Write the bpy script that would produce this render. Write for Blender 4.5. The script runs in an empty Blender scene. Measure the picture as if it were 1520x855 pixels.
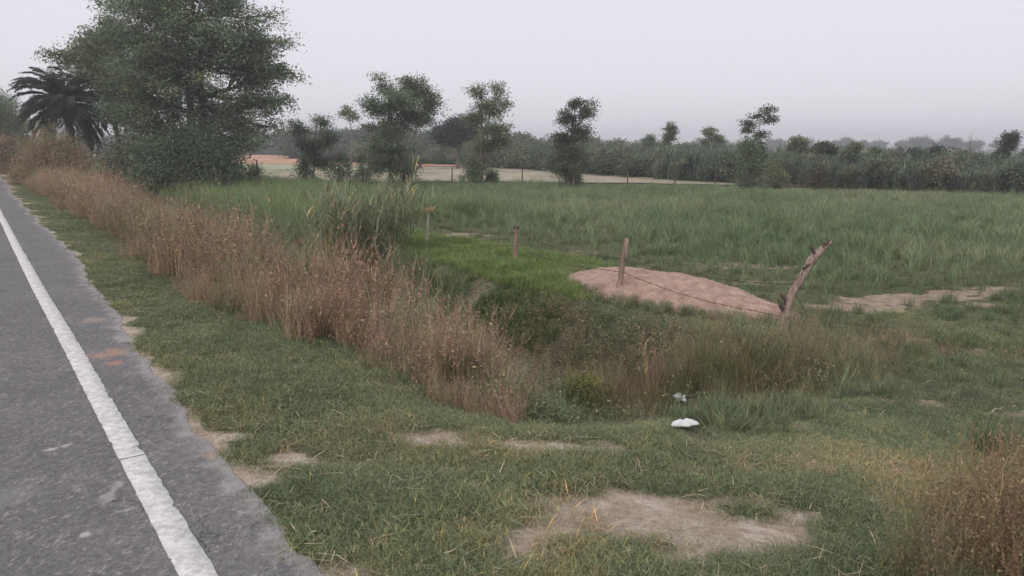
import bpy, math, random
import numpy as np
from mathutils import Vector
rng = np.random.default_rng(7)
random.seed(7)
S = bpy.context.scene
C = S.collection
F = 1105.0; CX = 760.0; CY = 427.5; HCAM = 1.7; PITCH = math.atan(209.5/F)

# ------------------------------------------------------------------ camera
cam_d = bpy.data.cameras.new('camera'); cam = bpy.data.objects.new('camera', cam_d); C.objects.link(cam)
cam.location = (0, 0, HCAM); cam.rotation_euler = (math.pi/2 - PITCH, 0, 0)
cam_d.sensor_width = 36; cam_d.lens = 36*F/1520; cam_d.clip_end = 4000; cam_d.clip_start = 0.05
S.camera = cam
# ------------------------------------------------------------------ world, sun, exposure
SUN_EL, SUN_ROT = math.radians(32), math.radians(215)
w = bpy.data.worlds.new('World'); S.world = w; w.use_nodes = True
nt = w.node_tree; nt.nodes.clear()
sky = nt.nodes.new('ShaderNodeTexSky'); sky.sky_type = 'NISHITA'; sky.sun_disc = False
sky.sun_elevation = SUN_EL; sky.sun_rotation = SUN_ROT; sky.dust_density = 4; sky.air_density = 1.0
tc = nt.nodes.new('ShaderNodeTexCoord'); sp = nt.nodes.new('ShaderNodeSeparateXYZ'); nt.links.new(tc.outputs['Generated'], sp.inputs[0])
rp = nt.nodes.new('ShaderNodeValToRGB'); nt.links.new(sp.outputs['Z'], rp.inputs[0])
for e, (p, c) in zip([rp.color_ramp.elements[0], rp.color_ramp.elements[1], rp.color_ramp.elements.new(0.25)],
                     [(0.0, (.71, .68, .735, 1)), (1.0, (.56, .59, .63, 1)), (.22, (.67, .665, .715, 1))]):
    e.position = p; e.color = c
ml = nt.nodes.new('ShaderNodeVectorMath'); ml.operation = 'SCALE'; ml.inputs['Scale'].default_value = 10.2
nt.links.new(rp.outputs[0], ml.inputs[0])
mx = nt.nodes.new('ShaderNodeMix'); mx.data_type = 'RGBA'; mx.inputs[0].default_value = 0.93
nt.links.new(sky.outputs[0], mx.inputs[6]); nt.links.new(ml.outputs[0], mx.inputs[7])
bg = nt.nodes.new('ShaderNodeBackground'); bg.inputs[1].default_value = 0.1
wo = nt.nodes.new('ShaderNodeOutputWorld')
nt.links.new(mx.outputs[2], bg.inputs[0]); nt.links.new(bg.outputs[0], wo.inputs[0])
sd = bpy.data.lights.new('sun', 'SUN'); sd.energy = 0.9; sd.angle = math.radians(25); sd.color = (1, .95, .9)
so = bpy.data.objects.new('sun', sd); C.objects.link(so)
dv = Vector((math.cos(SUN_EL)*math.sin(SUN_ROT), math.cos(SUN_EL)*math.cos(SUN_ROT), math.sin(SUN_EL)))
so.rotation_euler = dv.to_track_quat('Z', 'Y').to_euler(); so.location = (0, 0, 30)
S.view_settings.view_transform = 'Standard'; S.view_settings.look = 'None'
S.view_settings.exposure = 0.34; S.view_settings.gamma = 1
HAZE_D = 0.0012

# ------------------------------------------------------------------ frames of reference
A = math.radians(36.3)
Dx, Dy = -math.sin(A), math.cos(A); Rx, Ry = math.cos(A), math.sin(A)
def uv(x, y):
    u = x*Dx + y*Dy; v = x*Rx + y*Ry - .00025*np.sign(u)*np.minimum(np.abs(u), 150)**2
    return u, v
def xy(u, v):
    v = v + .00025*np.sign(u)*np.minimum(np.abs(u), 150)**2
    return u*Dx + v*Rx, u*Dy + v*Ry
def ray(px, py):
    a = (px-CX)/F; b = -(py-CY)/F
    return np.array([a, math.cos(PITCH)+b*math.sin(PITCH), -math.sin(PITCH)+b*math.cos(PITCH)])
def P(px, py, z=0.):
    d = ray(px, py); t = (z-HCAM)/d[2]
    return np.array([d[0]*t, d[1]*t])
def W(px, py, Y):
    d = ray(px, py); t = Y/d[1]
    return np.array([d[0]*t, Y, HCAM+d[2]*t])

def vnoise(x, y, s, seed=0):
    x = np.asarray(x, float)/s + seed*17.3; y = np.asarray(y, float)/s + seed*7.7
    xi = np.floor(x).astype(np.int64); yi = np.floor(y).astype(np.int64); fx = x-xi; fy = y-yi
    fx = fx*fx*(3-2*fx); fy = fy*fy*(3-2*fy)
    def h(a, b):
        n = (a*374761393 + b*668265263 + seed*69069) & 0x7fffffff
        n = ((n ^ (n >> 13))*1274126177) & 0x7fffffff
        return ((n ^ (n >> 16)) & 0xffff)/65535.
    return (h(xi, yi)*(1-fx)+h(xi+1, yi)*fx)*(1-fy) + (h(xi, yi+1)*(1-fx)+h(xi+1, yi+1)*fx)*fy
def fbm(x, y, s, seed=0, o=4):
    r = 0; a = .5; t = 0
    for i in range(o):
        r = r + a*vnoise(x, y, s/2**i, seed+i); t += a; a *= .5
    return r/t
def ss(a, b, x):
    t = np.clip((x-a)/(b-a), 0, 1); return t*t*(3-2*t)

# ------------------------------------------------------------------ terrain height
def H(x, y):
    x = np.asarray(x, float); y = np.asarray(y, float)
    u, v = uv(x, y)
    n1 = fbm(x, y, 3.0, 1)-.5; n2 = fbm(x, y, .7, 5, 3)-.5
    # side slope without ditch (field access in the foreground right)
    ramp = -1.0*ss(1.3, 9.2, v)
    ve = v + n1*1.0
    d = np.interp(ve, [1.2, 2.3, 3.2, 4.9, 5.6, 7.4, 7.9, 8.4, 9.2, 12], [0, -.10, -.45, -1.5, -1.95, -1.95, -1.5, -1.02, -.95, -1.0])
    t = ss(3.2, 4.7, u + n1*.9 - .14*np.clip(v-3.6, -2, 5))
    z = ramp*(1-t) + d*t
    # left side of the road
    z = np.where(v < -5.2, -1.0*ss(-5.2, -8.0, v), z)
    off = ss(1.15, 2.0, v) + ss(-5.2, -6, v)
    z = z + np.clip(off, 0, 1)*(n1*.10 + n2*.045)
    # long low heap of earth is its own object; a soft swell sits under it
    r = np.hypot(x, y)
    z = z + (fbm(x, y, 60, 9)-.5)*.5*ss(60, 200, r)
    return z
def Pt(px, py):
    d = ray(px, py); t = np.concatenate([np.arange(1.5, 20, .01), np.arange(20, 400, .1)])/d[1]
    q = d[None]*t[:, None]; q[:, 2] += HCAM; k = int(np.argmax(q[:, 2] <= H(q[:, 0], q[:, 1])))
    return q[k].copy()

PATCH = []   # world ellipses of bare earth: cx, cy, rx, ry, strength
for px, py, rx, ry, s in [(985, 776, 170, 50, 1.3), (1130, 785, 110, 28, 1.1), (880, 742, 85, 24, 1.0), (1205, 768, 85, 18, 1.15), (1310, 447, 70, 6, .95), (1425, 434, 70, 5, .9), (830, 792, 95, 26, .9),
      (1080, 790, 130, 20, 1.0), (1010, 740, 120, 10, .7), (800, 826, 85, 18, .9), (875, 661, 60, 14, 1.2), (800, 661, 70, 14, 1.0), (655, 650, 60, 16, 1.0), (700, 655, 40, 8, .5),
      (490, 684, 75, 13, 1.0), (362, 645, 26, 8, .8), (1378, 596, 30, 7, .8), (1235, 614, 28, 4, .6), (1495, 614, 50, 6, .6), (1310, 622, 50, 4, .35),
      (1250, 456, 110, 8, 1.0), (1370, 441, 110, 5, .85), (1465, 428, 60, 4, .75), (1470, 452, 60, 3, .6), (1100, 420, 90, 4, .5), (1420, 520, 60, 5, .5),
      (690, 349, 45, 4, .9), (1100, 395, 110, 6, .5), (860, 375, 80, 6, .4), (1180, 690, 60, 10, .3), (1000, 365, 90, 5, .5), (1230, 357, 120, 5, .45), (700, 450, 60, 10, .4),
      (1090, 742, 60, 7, .6), (900, 700, 90, 10, .3), (1330, 500, 40, 6, .5), (1130, 632, 70, 7, .4)]:
    a = Pt(px, py); b = Pt(px+rx, py); c = Pt(px, py-ry); e = Pt(px, py+ry)
    c = P(px, py-ry, a[2]); e = P(px, py+ry, a[2]); b = P(px+rx, py, a[2])
    PATCH.append((a[0], a[1], abs(b[0]-a[0])+.02, abs(c[1]-e[1])/2+.02, s))
def bare(x, y):
    x = np.asarray(x, float); y = np.asarray(y, float)
    wx = x + (fbm(x, y, .35, 31)-.5)*.34; wy = y + (fbm(x, y, .3, 41)-.5)*.22
    m = np.zeros_like(wx); NB = (fbm(x, y, .13, 51, 3)-.5)*1.3
    for cx, cy, rx, ry, s in PATCH:
        q = np.sqrt(((wx-cx)/rx)**2 + ((wy-cy)/ry)**2) + NB
        m = np.maximum(m, s*(1-ss(.45, 1.35, q)))
    u, v = uv(x, y)
    e = v - edge(u)
    m = np.maximum(m, (1-ss(.0, .20, e + .12*ss(5, 12, u) + (fbm(x, y, .45, 77)-.45)*.75))*ss(-7, -5, v))
    return m
def edge(u):
    u = np.asarray(u, float)
    return .98 + .27*ss(2, 14, u) + .16*(vnoise(u, u*0, .9, 3)-.5) + .08*(vnoise(u, u*0, .23, 4)-.5)+.03*(vnoise(u, u*0, .06, 8)-.5)

# ------------------------------------------------------------------ colours
def lin(r, g, b):
    f = lambda c: (c/255/12.92) if c/255 <= .04045 else ((c/255+.055)/1.055)**2.4
    return np.array([f(r), f(g), f(b)])
def node(nt, t, **k):
    n = nt.nodes.new(t)
    for a, b in k.items(): setattr(n, a, b)
    return n
def newmat(name):
    m = bpy.data.materials.new(name); m.use_nodes = True; m.node_tree.nodes.clear(); return m, m.node_tree
def foliage(name, tint=(1, 1, 1), trans=.3, inst=True, rough=.65):
    """leaf material: tint of the plant times the variation of each blade or leaf; inst: tint comes from the instance"""
    m, nt = newmat(name); L = nt.links.new
    a = node(nt, 'ShaderNodeAttribute', attribute_name='var')
    mul = node(nt, 'ShaderNodeVectorMath', operation='MULTIPLY')
    L(a.outputs['Color'], mul.inputs[0])
    if inst:
        b = node(nt, 'ShaderNodeAttribute', attribute_name='tint', attribute_type='INSTANCER'); L(b.outputs['Vector'], mul.inputs[1])
    else: mul.inputs[1].default_value = tuple(tint)
    d = node(nt, 'ShaderNodeBsdfPrincipled'); d.inputs['Roughness'].default_value = rough; d.inputs['Specular IOR Level'].default_value = .25
    L(mul.outputs[0], d.inputs['Base Color'])
    t = node(nt, 'ShaderNodeBsdfTranslucent'); L(mul.outputs[0], t.inputs['Color'])
    x = node(nt, 'ShaderNodeMixShader'); x.inputs[0].default_value = trans
    L(d.outputs[0], x.inputs[1]); L(t.outputs[0], x.inputs[2])
    o = node(nt, 'ShaderNodeOutputMaterial'); L(x.outputs[0], o.inputs[0])
    return m
def solid(name, c1, c2, scale=8, rough=.85, bump=.3, stretch=(1, 1, 1), dist=.01):
    m, nt = newmat(name); L = nt.links.new
    tc = node(nt, 'ShaderNodeTexCoord'); mp = node(nt, 'ShaderNodeMapping'); mp.inputs['Scale'].default_value = stretch
    L(tc.outputs['Object'], mp.inputs[0])
    n = node(nt, 'ShaderNodeTexNoise'); n.inputs['Scale'].default_value = scale; n.inputs['Detail'].default_value = 6; n.inputs['Roughness'].default_value = .65
    L(mp.outputs[0], n.inputs['Vector'])
    r = node(nt, 'ShaderNodeValToRGB'); r.color_ramp.elements[0].position = .35; r.color_ramp.elements[1].position = .65
    r.color_ramp.elements[0].color = (*c1, 1); r.color_ramp.elements[1].color = (*c2, 1); L(n.outputs['Fac'], r.inputs[0])
    b = node(nt, 'ShaderNodeBsdfPrincipled'); b.inputs['Roughness'].default_value = rough; b.inputs['Specular IOR Level'].default_value = .2
    L(r.outputs[0], b.inputs['Base Color'])
    bm = node(nt, 'ShaderNodeBump'); bm.inputs['Strength'].default_value = bump; bm.inputs['Distance'].default_value = dist
    L(n.outputs['Fac'], bm.inputs['Height']); L(bm.outputs[0], b.inputs['Normal'])
    o = node(nt, 'ShaderNodeOutputMaterial'); L(b.outputs[0], o.inputs[0])
    return m

# ------------------------------------------------------------------ mesh helpers
def mesh_np(name, V, Fc, var=None, mat=None, smooth=False):
    """V (n,3); Fc list of int arrays (k,3) or (k,4); var per face colours (total faces,3)"""
    me = bpy.data.meshes.new(name)
    V = np.ascontiguousarray(V, np.float32)
    loops = np.concatenate([f.ravel() for f in Fc]).astype(np.int32)
    tot = np.concatenate([np.full(len(f), f.shape[1], np.int32) for f in Fc])
    st = np.concatenate([[0], np.cumsum(tot)[:-1]]).astype(np.int32)
    me.vertices.add(len(V)); me.vertices.foreach_set('co', V.ravel())
    me.loops.add(len(loops)); me.loops.foreach_set('vertex_index', loops)
    me.polygons.add(len(tot)); me.polygons.foreach_set('loop_start', st)
    try: me.polygons.foreach_set('loop_total', tot)
    except Exception: pass
    me.update(calc_edges=True); me.validate()
    if smooth: me.polygons.foreach_set('use_smooth', np.ones(len(me.polygons), bool))
    if var is not None and len(var) == len(me.polygons):
        at = me.attributes.new('var', 'FLOAT_VECTOR', 'FACE'); at.data.foreach_set('vector', np.ascontiguousarray(var, np.float32).ravel())
    if mat: me.materials.append(mat)
    return me
class MB:
    def __init__(s): s.V = []; s.F4 = []; s.F3 = []; s.c4 = []; s.c3 = []; s.n = 0
    def add(s, V, F4=None, F3=None, col=None):
        V = np.asarray(V, float).reshape(-1, 3)
        if F4 is not None and len(F4):
            F4 = np.asarray(F4).reshape(-1, 4); s.F4.append(F4+s.n); s.c4.append(np.broadcast_to(np.ones(3) if col is None else col, (len(F4), 3)))
        if F3 is not None and len(F3):
            F3 = np.asarray(F3).reshape(-1, 3); s.F3.append(F3+s.n); s.c3.append(np.broadcast_to(np.ones(3) if col is None else col, (len(F3), 3)))
        s.V.append(V); s.n += len(V)
    def mesh(s, name, mat, smooth=False):
        Fc = []; c = []
        if s.F4: Fc.append(np.concatenate(s.F4)); c.append(np.concatenate(s.c4))
        if s.F3: Fc.append(np.concatenate(s.F3)); c.append(np.concatenate(s.c3))
        return mesh_np(name, np.concatenate(s.V), Fc, np.concatenate(c), mat, smooth)
    def build(s, name, mat, parent=None, smooth=False):
        return link(name, s.mesh(name, mat, smooth), parent)
def link(name, me, parent=None):
    o = bpy.data.objects.new(name, me); C.objects.link(o)
    if parent: o.parent = parent
    return o
def tag(o, label=None, cat=None, group=None, kind=None):
    if label: o['label'] = label
    if cat: o['category'] = cat
    if group: o['group'] = group
    if kind: o['kind'] = kind
    return o
def empty(name, loc, label, cat, group=None, rz=0):
    o = bpy.data.objects.new(name, None); C.objects.link(o); o.location = tuple(float(q) for q in loc); o.rotation_euler = (0, 0, rz)
    o.empty_display_size = .2
    return tag(o, label, cat, group)

def tube(mb, pts, rad, sides=6, col=None, rough=0., seed=0, cap=True):
    pts = np.asarray(pts, float); n = len(pts); rad = np.broadcast_to(rad, (n,)).astype(float)
    tg = np.gradient(pts, axis=0); tg /= np.linalg.norm(tg, axis=1)[:, None]+1e-9
    up = np.where(np.abs(tg[:, 2:3]) > .9, np.array([[1., 0, 0]]), np.array([[0, 0, 1.]]))
    up = np.broadcast_to(np.array([[1., 0, 0]]), tg.shape) if np.abs(tg[:, 2]).mean() > .6 else np.broadcast_to(np.array([[0, 0, 1.]]), tg.shape)
    a = np.cross(tg, up); a /= np.linalg.norm(a, axis=1)[:, None]+1e-9; b = np.cross(tg, a)
    th = np.arange(sides)/sides*2*math.pi
    r = rad[:, None]*np.ones((n, sides))
    if rough:
        g = np.random.default_rng(seed); r = r*(1+rough*(g.random((n, sides))-.5)*2)
        r *= 1 + rough*.8*np.sin(th*2+g.random()*6)[None]
    ring = pts[:, None] + r[..., None]*(np.cos(th)[None, :, None]*a[:, None] + np.sin(th)[None, :, None]*b[:, None])
    i = np.arange(n-1)[:, None]*sides; j = np.arange(sides)[None]; k = (j+1) % sides
    f = np.stack([i+j, i+k, i+k+sides, i+j+sides], -1).reshape(-1, 4)
    V = ring.reshape(-1, 3); F3 = None
    if cap:
        V = np.vstack([V, pts[:1], pts[-1:]]); j = np.arange(sides); k = (j+1) % sides
        F3 = np.vstack([np.stack([k, j, np.full(sides, n*sides)], -1), np.stack([(n-1)*sides+j, (n-1)*sides+k, np.full(sides, n*sides+1)], -1)])
    mb.add(V, f, F3, col)
def crv(p0, p1, n=5, bend=.15, seed=None, up=0.):
    g = np.random.default_rng(seed) if seed is not None else rng
    p0 = np.asarray(p0, float); p1 = np.asarray(p1, float); L = np.linalg.norm(p1-p0)
    t = np.linspace(0, 1, n)[:, None]; o = (g.random(3)-.5)*2*bend*L; o[2] += up*L
    w2 = (g.random((n, 3))-.5)*bend*.4*L; w2[0] = 0; w2[-1] = 0
    return p0*(1-t)+p1*t + 4*t*(1-t)*o*.5 + w2
def blades(mb, base, head, length, width, lean, curl, segs=3, col=None, twist=.6, g=None):
    """grass blades: lean = starting angle from vertical, curl = extra angle reached at the tip"""
    g = g or rng; N = len(base); base = np.asarray(base, float)
    t = np.linspace(0, 1, segs+1)
    ang = lean[:, None] + curl[:, None]*t[None]
    st = (length/segs)[:, None]
    rad = np.concatenate([np.zeros((N, 1)), np.cumsum(np.sin(ang[:, :-1])*st, 1)], 1)
    hz = np.concatenate([np.zeros((N, 1)), np.cumsum(np.cos(ang[:, :-1])*st, 1)], 1)
    c, s = np.cos(head)[:, None], np.sin(head)[:, None]
    ctr = np.stack([base[:, :1]+rad*c, base[:, 1:2]+rad*s, base[:, 2:3]+hz], -1)
    sa = head + math.pi/2 + (g.random(N)-.5)*2*twist
    sd = np.stack([np.cos(sa), np.sin(sa), np.zeros(N)], -1)[:, None]
    wd = (width[:, None]*(np.array([.8, 1., .75, .5, .3, .15])[:segs+1] if segs > 2 else np.array([.9, .8, .1])[:segs+1])[None])[..., None]
    wd[:, -1] *= .3
    Vt = np.stack([ctr-sd*wd/2, ctr+sd*wd/2], 2)      # N,segs+1,2,3
    q = np.arange(segs)*2
    f = np.stack([q, q+1, q+3, q+2], -1)[None] + (np.arange(N)*(segs+1)*2)[:, None, None]
    cc = np.repeat(col if col is not None else np.ones((N, 3)), segs, 0)
    n0 = mb.n; mb.V.append(Vt.reshape(-1, 3)); mb.F4.append(f.reshape(-1, 4)+n0); mb.c4.append(cc); mb.n += N*(segs+1)*2
    return ctr
def leaves(mb, cen, size, col, aspect=2.2, flat=.5, g=None, droop=0.):
    """diamond leaves folded along the rib"""
    g = g or rng; N = len(cen); cen = np.asarray(cen, float)
    d = g.normal(size=(N, 3)); d[:, 2] = d[:, 2]*flat - droop; d /= np.linalg.norm(d, axis=1)[:, None]
    e = g.normal(size=(N, 3)); e[:, 2] *= flat; e = e - (e*d).sum(1)[:, None]*d; e /= np.linalg.norm(e, axis=1)[:, None]+1e-9
    size = np.broadcast_to(size, (N,))[:, None]
    a = cen; b = cen+d*size*.5+e*size/aspect/2; c2 = cen+d*size; d2 = cen+d*size*.5-e*size/aspect/2
    Vt = np.stack([a, b, c2, d2], 1); f = np.arange(N*4).reshape(N, 4)
    n0 = mb.n; mb.V.append(Vt.reshape(-1, 3)); mb.F4.append(f+n0); mb.c4.append(np.broadcast_to(col, (N, 3))); mb.n += N*4
def varc(N, lo=.7, hi=1.3, hue=.08, g=None, straw=0., strawc=(2.0, 1.5, 1.2)):
    g = g or rng
    c = (lo+(hi-lo)*g.random(N))[:, None]*(1+(g.random((N, 3))-.5)*2*hue)
    if straw: c = np.where((g.random(N) < straw)[:, None], c*np.array(strawc)[None], c)
    return c

# ------------------------------------------------------------------ scattering (only for stuff nobody could count)
def scatter(name, protos, pts, rz, scl, tint, label, cat, tilt=.12):
    col = bpy.data.collections.new(name+'_clumps')
    for i, me in enumerate(protos):
        o = bpy.data.objects.new('%s_clump_%02d' % (name, i), me); col.objects.link(o)
    N = len(pts)
    me = bpy.data.meshes.new(name); me.vertices.add(N); me.vertices.foreach_set('co', np.ascontiguousarray(pts, np.float32).ravel())
    def at(n, t, f, d): a = me.attributes.new(n, t, 'POINT'); a.data.foreach_set(f, np.ascontiguousarray(d).ravel())
    rot = np.stack([(rng.random(N)-.5)*2*tilt, (rng.random(N)-.5)*2*tilt, rz], -1)
    at('rot', 'FLOAT_VECTOR', 'vector', rot.astype(np.float32))
    if np.ndim(scl) == 1: scl = np.repeat(np.asarray(scl)[:, None], 3, 1)
    at('scl', 'FLOAT_VECTOR', 'vector', np.asarray(scl, np.float32))
    at('tint', 'FLOAT_VECTOR', 'vector', np.asarray(tint, np.float32))
    at('idx', 'INT', 'value', rng.integers(0, len(protos), N).astype(np.int32))
    o = link(name, me); tag(o, label, cat, kind='stuff')
    ng = bpy.data.node_groups.new(name+'_scatter', 'GeometryNodeTree')
    ng.interface.new_socket('Geometry', in_out='INPUT', socket_type='NodeSocketGeometry')
    ng.interface.new_socket('Geometry', in_out='OUTPUT', socket_type='NodeSocketGeometry')
    gi = ng.nodes.new('NodeGroupInput'); go = ng.nodes.new('NodeGroupOutput')
    ci = ng.nodes.new('GeometryNodeCollectionInfo'); ci.inputs['Collection'].default_value = col
    ci.inputs['Separate Children'].default_value = True; ci.inputs['Reset Children'].default_value = True
    ip = ng.nodes.new('GeometryNodeInstanceOnPoints'); ip.inputs['Pick Instance'].default_value = True
    def na(n, t):
        k = ng.nodes.new('GeometryNodeInputNamedAttribute'); k.data_type = t; k.inputs['Name'].default_value = n; return k.outputs['Attribute']
    er = ng.nodes.new('FunctionNodeEulerToRotation')
    L = ng.links.new
    L(gi.outputs[0], ip.inputs['Points']); L(ci.outputs[0], ip.inputs['Instance'])
    L(na('idx', 'INT'), ip.inputs['Instance Index']); L(na('rot', 'FLOAT_VECTOR'), er.inputs[0]); L(er.outputs[0], ip.inputs['Rotation'])
    L(na('scl', 'FLOAT_VECTOR'), ip.inputs['Scale']); L(ip.outputs[0], go.inputs[0])
    md = o.modifiers.new('scatter', 'NODES'); md.node_group = ng
    return o
def on_ground(x, y, dz=0.): return np.stack([x, y, H(x, y)+dz], -1)
def inview(x, y, m=4., ang=41):
    """keep what the photograph's neighbourhood could see"""
    a = np.degrees(np.arctan2(np.abs(x), np.maximum(y+m, .01))); return (a < ang) & (y > 0)
def ramp3(t, cols):
    t = np.clip(t, 0, 1)*(len(cols)-1); i = np.minimum(t.astype(int), len(cols)-2); f = (t-i)[:, None]; cols = np.asarray(cols)
    return cols[i]*(1-f)+cols[i+1]*f

# ================================================================== GROUND
def spread(n, lim, fine):
    t = np.linspace(-1, 1, n); return t
def axis(lo, hi, flo, fhi, step, grow=1.06):
    a = list(np.arange(flo, fhi, step)); s = step; p = a[-1]
    while p < hi: s *= grow; p += s; a.append(p)
    s = step; p = flo; b = []
    while p > lo: s *= grow; p -= s; b.append(p)
    return np.array(b[::-1]+a)
gx = axis(-900, 900, -6, 7, .06, 1.045); gy = axis(-150, 1400, 1.6, 14, .06, 1.045)
X, Y = np.meshgrid(gx, gy); Z = H(X, Y)
bz = bare(X.ravel(), Y.ravel())
Z = Z + (-.02*bz*(1) + .03*(fbm(X.ravel(), Y.ravel(), .16, 12)-.5)*np.clip(bz, 0, 1)).reshape(X.shape)*(uv(X, Y)[1] > 1.4)
nx_, ny_ = len(gx), len(gy)
ii = (np.arange(ny_-1)[:, None]*nx_ + np.arange(nx_-1)[None]).ravel()
me = mesh_np('ground', np.stack([X.ravel(), Y.ravel(), Z.ravel()], -1), [np.stack([ii, ii+1, ii+nx_+1, ii+nx_], -1)], smooth=True)
at = me.attributes.new('bare', 'FLOAT', 'POINT'); at.data.foreach_set('value', bz.astype(np.float32))
U_, V_ = uv(X.ravel(), Y.ravel())
red = np.clip(ss(9.2, 9.7, V_)*(1-ss(11.5, 13, V_)), 0, 1)*0
at = me.attributes.new('litter', 'FLOAT', 'POINT')
tanv = ss(6, 8, V_)
at2 = me.attributes.new('tan', 'FLOAT', 'POINT'); at2.data.foreach_set('value', tanv.astype(np.float32))
at = me.attributes['litter']
lit = ss(1.9, 2.6, V_)*(1-ss(7.6, 8.3, V_))*ss(3.2, 4.5, U_)
at.data.foreach_set('value', lit.astype(np.float32))
def ground_mat():
    m, nt = newmat('ground'); L = nt.links.new
    tc = node(nt, 'ShaderNodeTexCoord')
    def noise(s, d=6, r=.6):
        n = node(nt, 'ShaderNodeTexNoise'); n.inputs['Scale'].default_value = s; n.inputs['Detail'].default_value = d; n.inputs['Roughness'].default_value = r
        L(tc.outputs['Object'], n.inputs['Vector']); return n.outputs['Fac']
    def rampc(f, stops):
        r = node(nt, 'ShaderNodeValToRGB')
        while len(r.color_ramp.elements) < len(stops): r.color_ramp.elements.new(.5)
        for e, (p, c) in zip(r.color_ramp.elements, stops): e.position = p; e.color = (*c, 1)
        L(f, r.inputs[0]); return r.outputs[0]
    def mix(f, a, b):
        k = node(nt, 'ShaderNodeMix', data_type='RGBA')
        (L(f, k.inputs[0]) if not isinstance(f, float) else setattr(k.inputs[0], 'default_value', f)); L(a, k.inputs[6]); L(b, k.inputs[7]); return k.outputs[2]
    def math_(op, a, b):
        k = node(nt, 'ShaderNodeMath', operation=op, use_clamp=False)
        for i, q in enumerate((a, b)):
            (L(q, k.inputs[i]) if not isinstance(q, (int, float)) else setattr(k.inputs[i], 'default_value', q))
        return k.outputs[0]
    turf = rampc(noise(3, 8), [(.3, (.07, .08, .048)), (.55, (.11, .115, .07)), (.75, (.17, .15, .10))])
    soil = rampc(noise(5, 9, .7), [(.3, (.34, .24, .18)), (.44, (.50, .385, .31)), (.58, (.70, .61, .54))])
    litter = rampc(noise(9, 8, .7), [(.3, (.07, .05, .04)), (.6, (.16, .115, .085)), (.8, (.26, .2, .15))])
    soil = mix(rampc(noise(14, 7, .75), [(.44, (0, 0, 0)), (.56, (1, 1, 1))]), soil, rampc(noise(24, 6, .7), [(.35, (.36, .26, .19)), (.6, (.60, .50, .42))]))
    ta = node(nt, 'ShaderNodeAttribute', attribute_name='tan').outputs['Fac']
    soil = mix(ta, soil, rampc(noise(4, 9, .7), [(.32, (.20, .145, .105)), (.6, (.40, .32, .25))]))
    ba = node(nt, 'ShaderNodeAttribute', attribute_name='bare').outputs['Fac']
    la = node(nt, 'ShaderNodeAttribute', attribute_name='litter').outputs['Fac']
    c = mix(la, turf, litter)
    n2 = noise(22, 6, .7)
    k = math_('ADD', ba, math_('MULTIPLY', math_('SUBTRACT', n2, .5), 1.1))
    k2 = node(nt, 'ShaderNodeMapRange', interpolation_type='SMOOTHSTEP'); k2.inputs[1].default_value = .3; k2.inputs[2].default_value = .55; L(k, k2.inputs[0])
    c = mix(k2.outputs[0], c, soil)
    b = node(nt, 'ShaderNodeBsdfPrincipled'); b.inputs['Roughness'].default_value = .95; b.inputs['Specular IOR Level'].default_value = .1
    L(c, b.inputs['Base Color'])
    bm = node(nt, 'ShaderNodeBump'); bm.inputs['Strength'].default_value = 1.; bm.inputs['Distance'].default_value = .035
    L(math_('ADD', math_('ADD', noise(30, 8, .75), noise(7, 5)), math_('MULTIPLY', noise(110, 3, .8), .3)), bm.inputs['Height']); L(bm.outputs[0], b.inputs['Normal'])
    o = node(nt, 'ShaderNodeOutputMaterial'); L(b.outputs[0], o.inputs[0]); return m
me.materials.append(ground_mat())
tag(link('ground', me), kind='structure')

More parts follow.
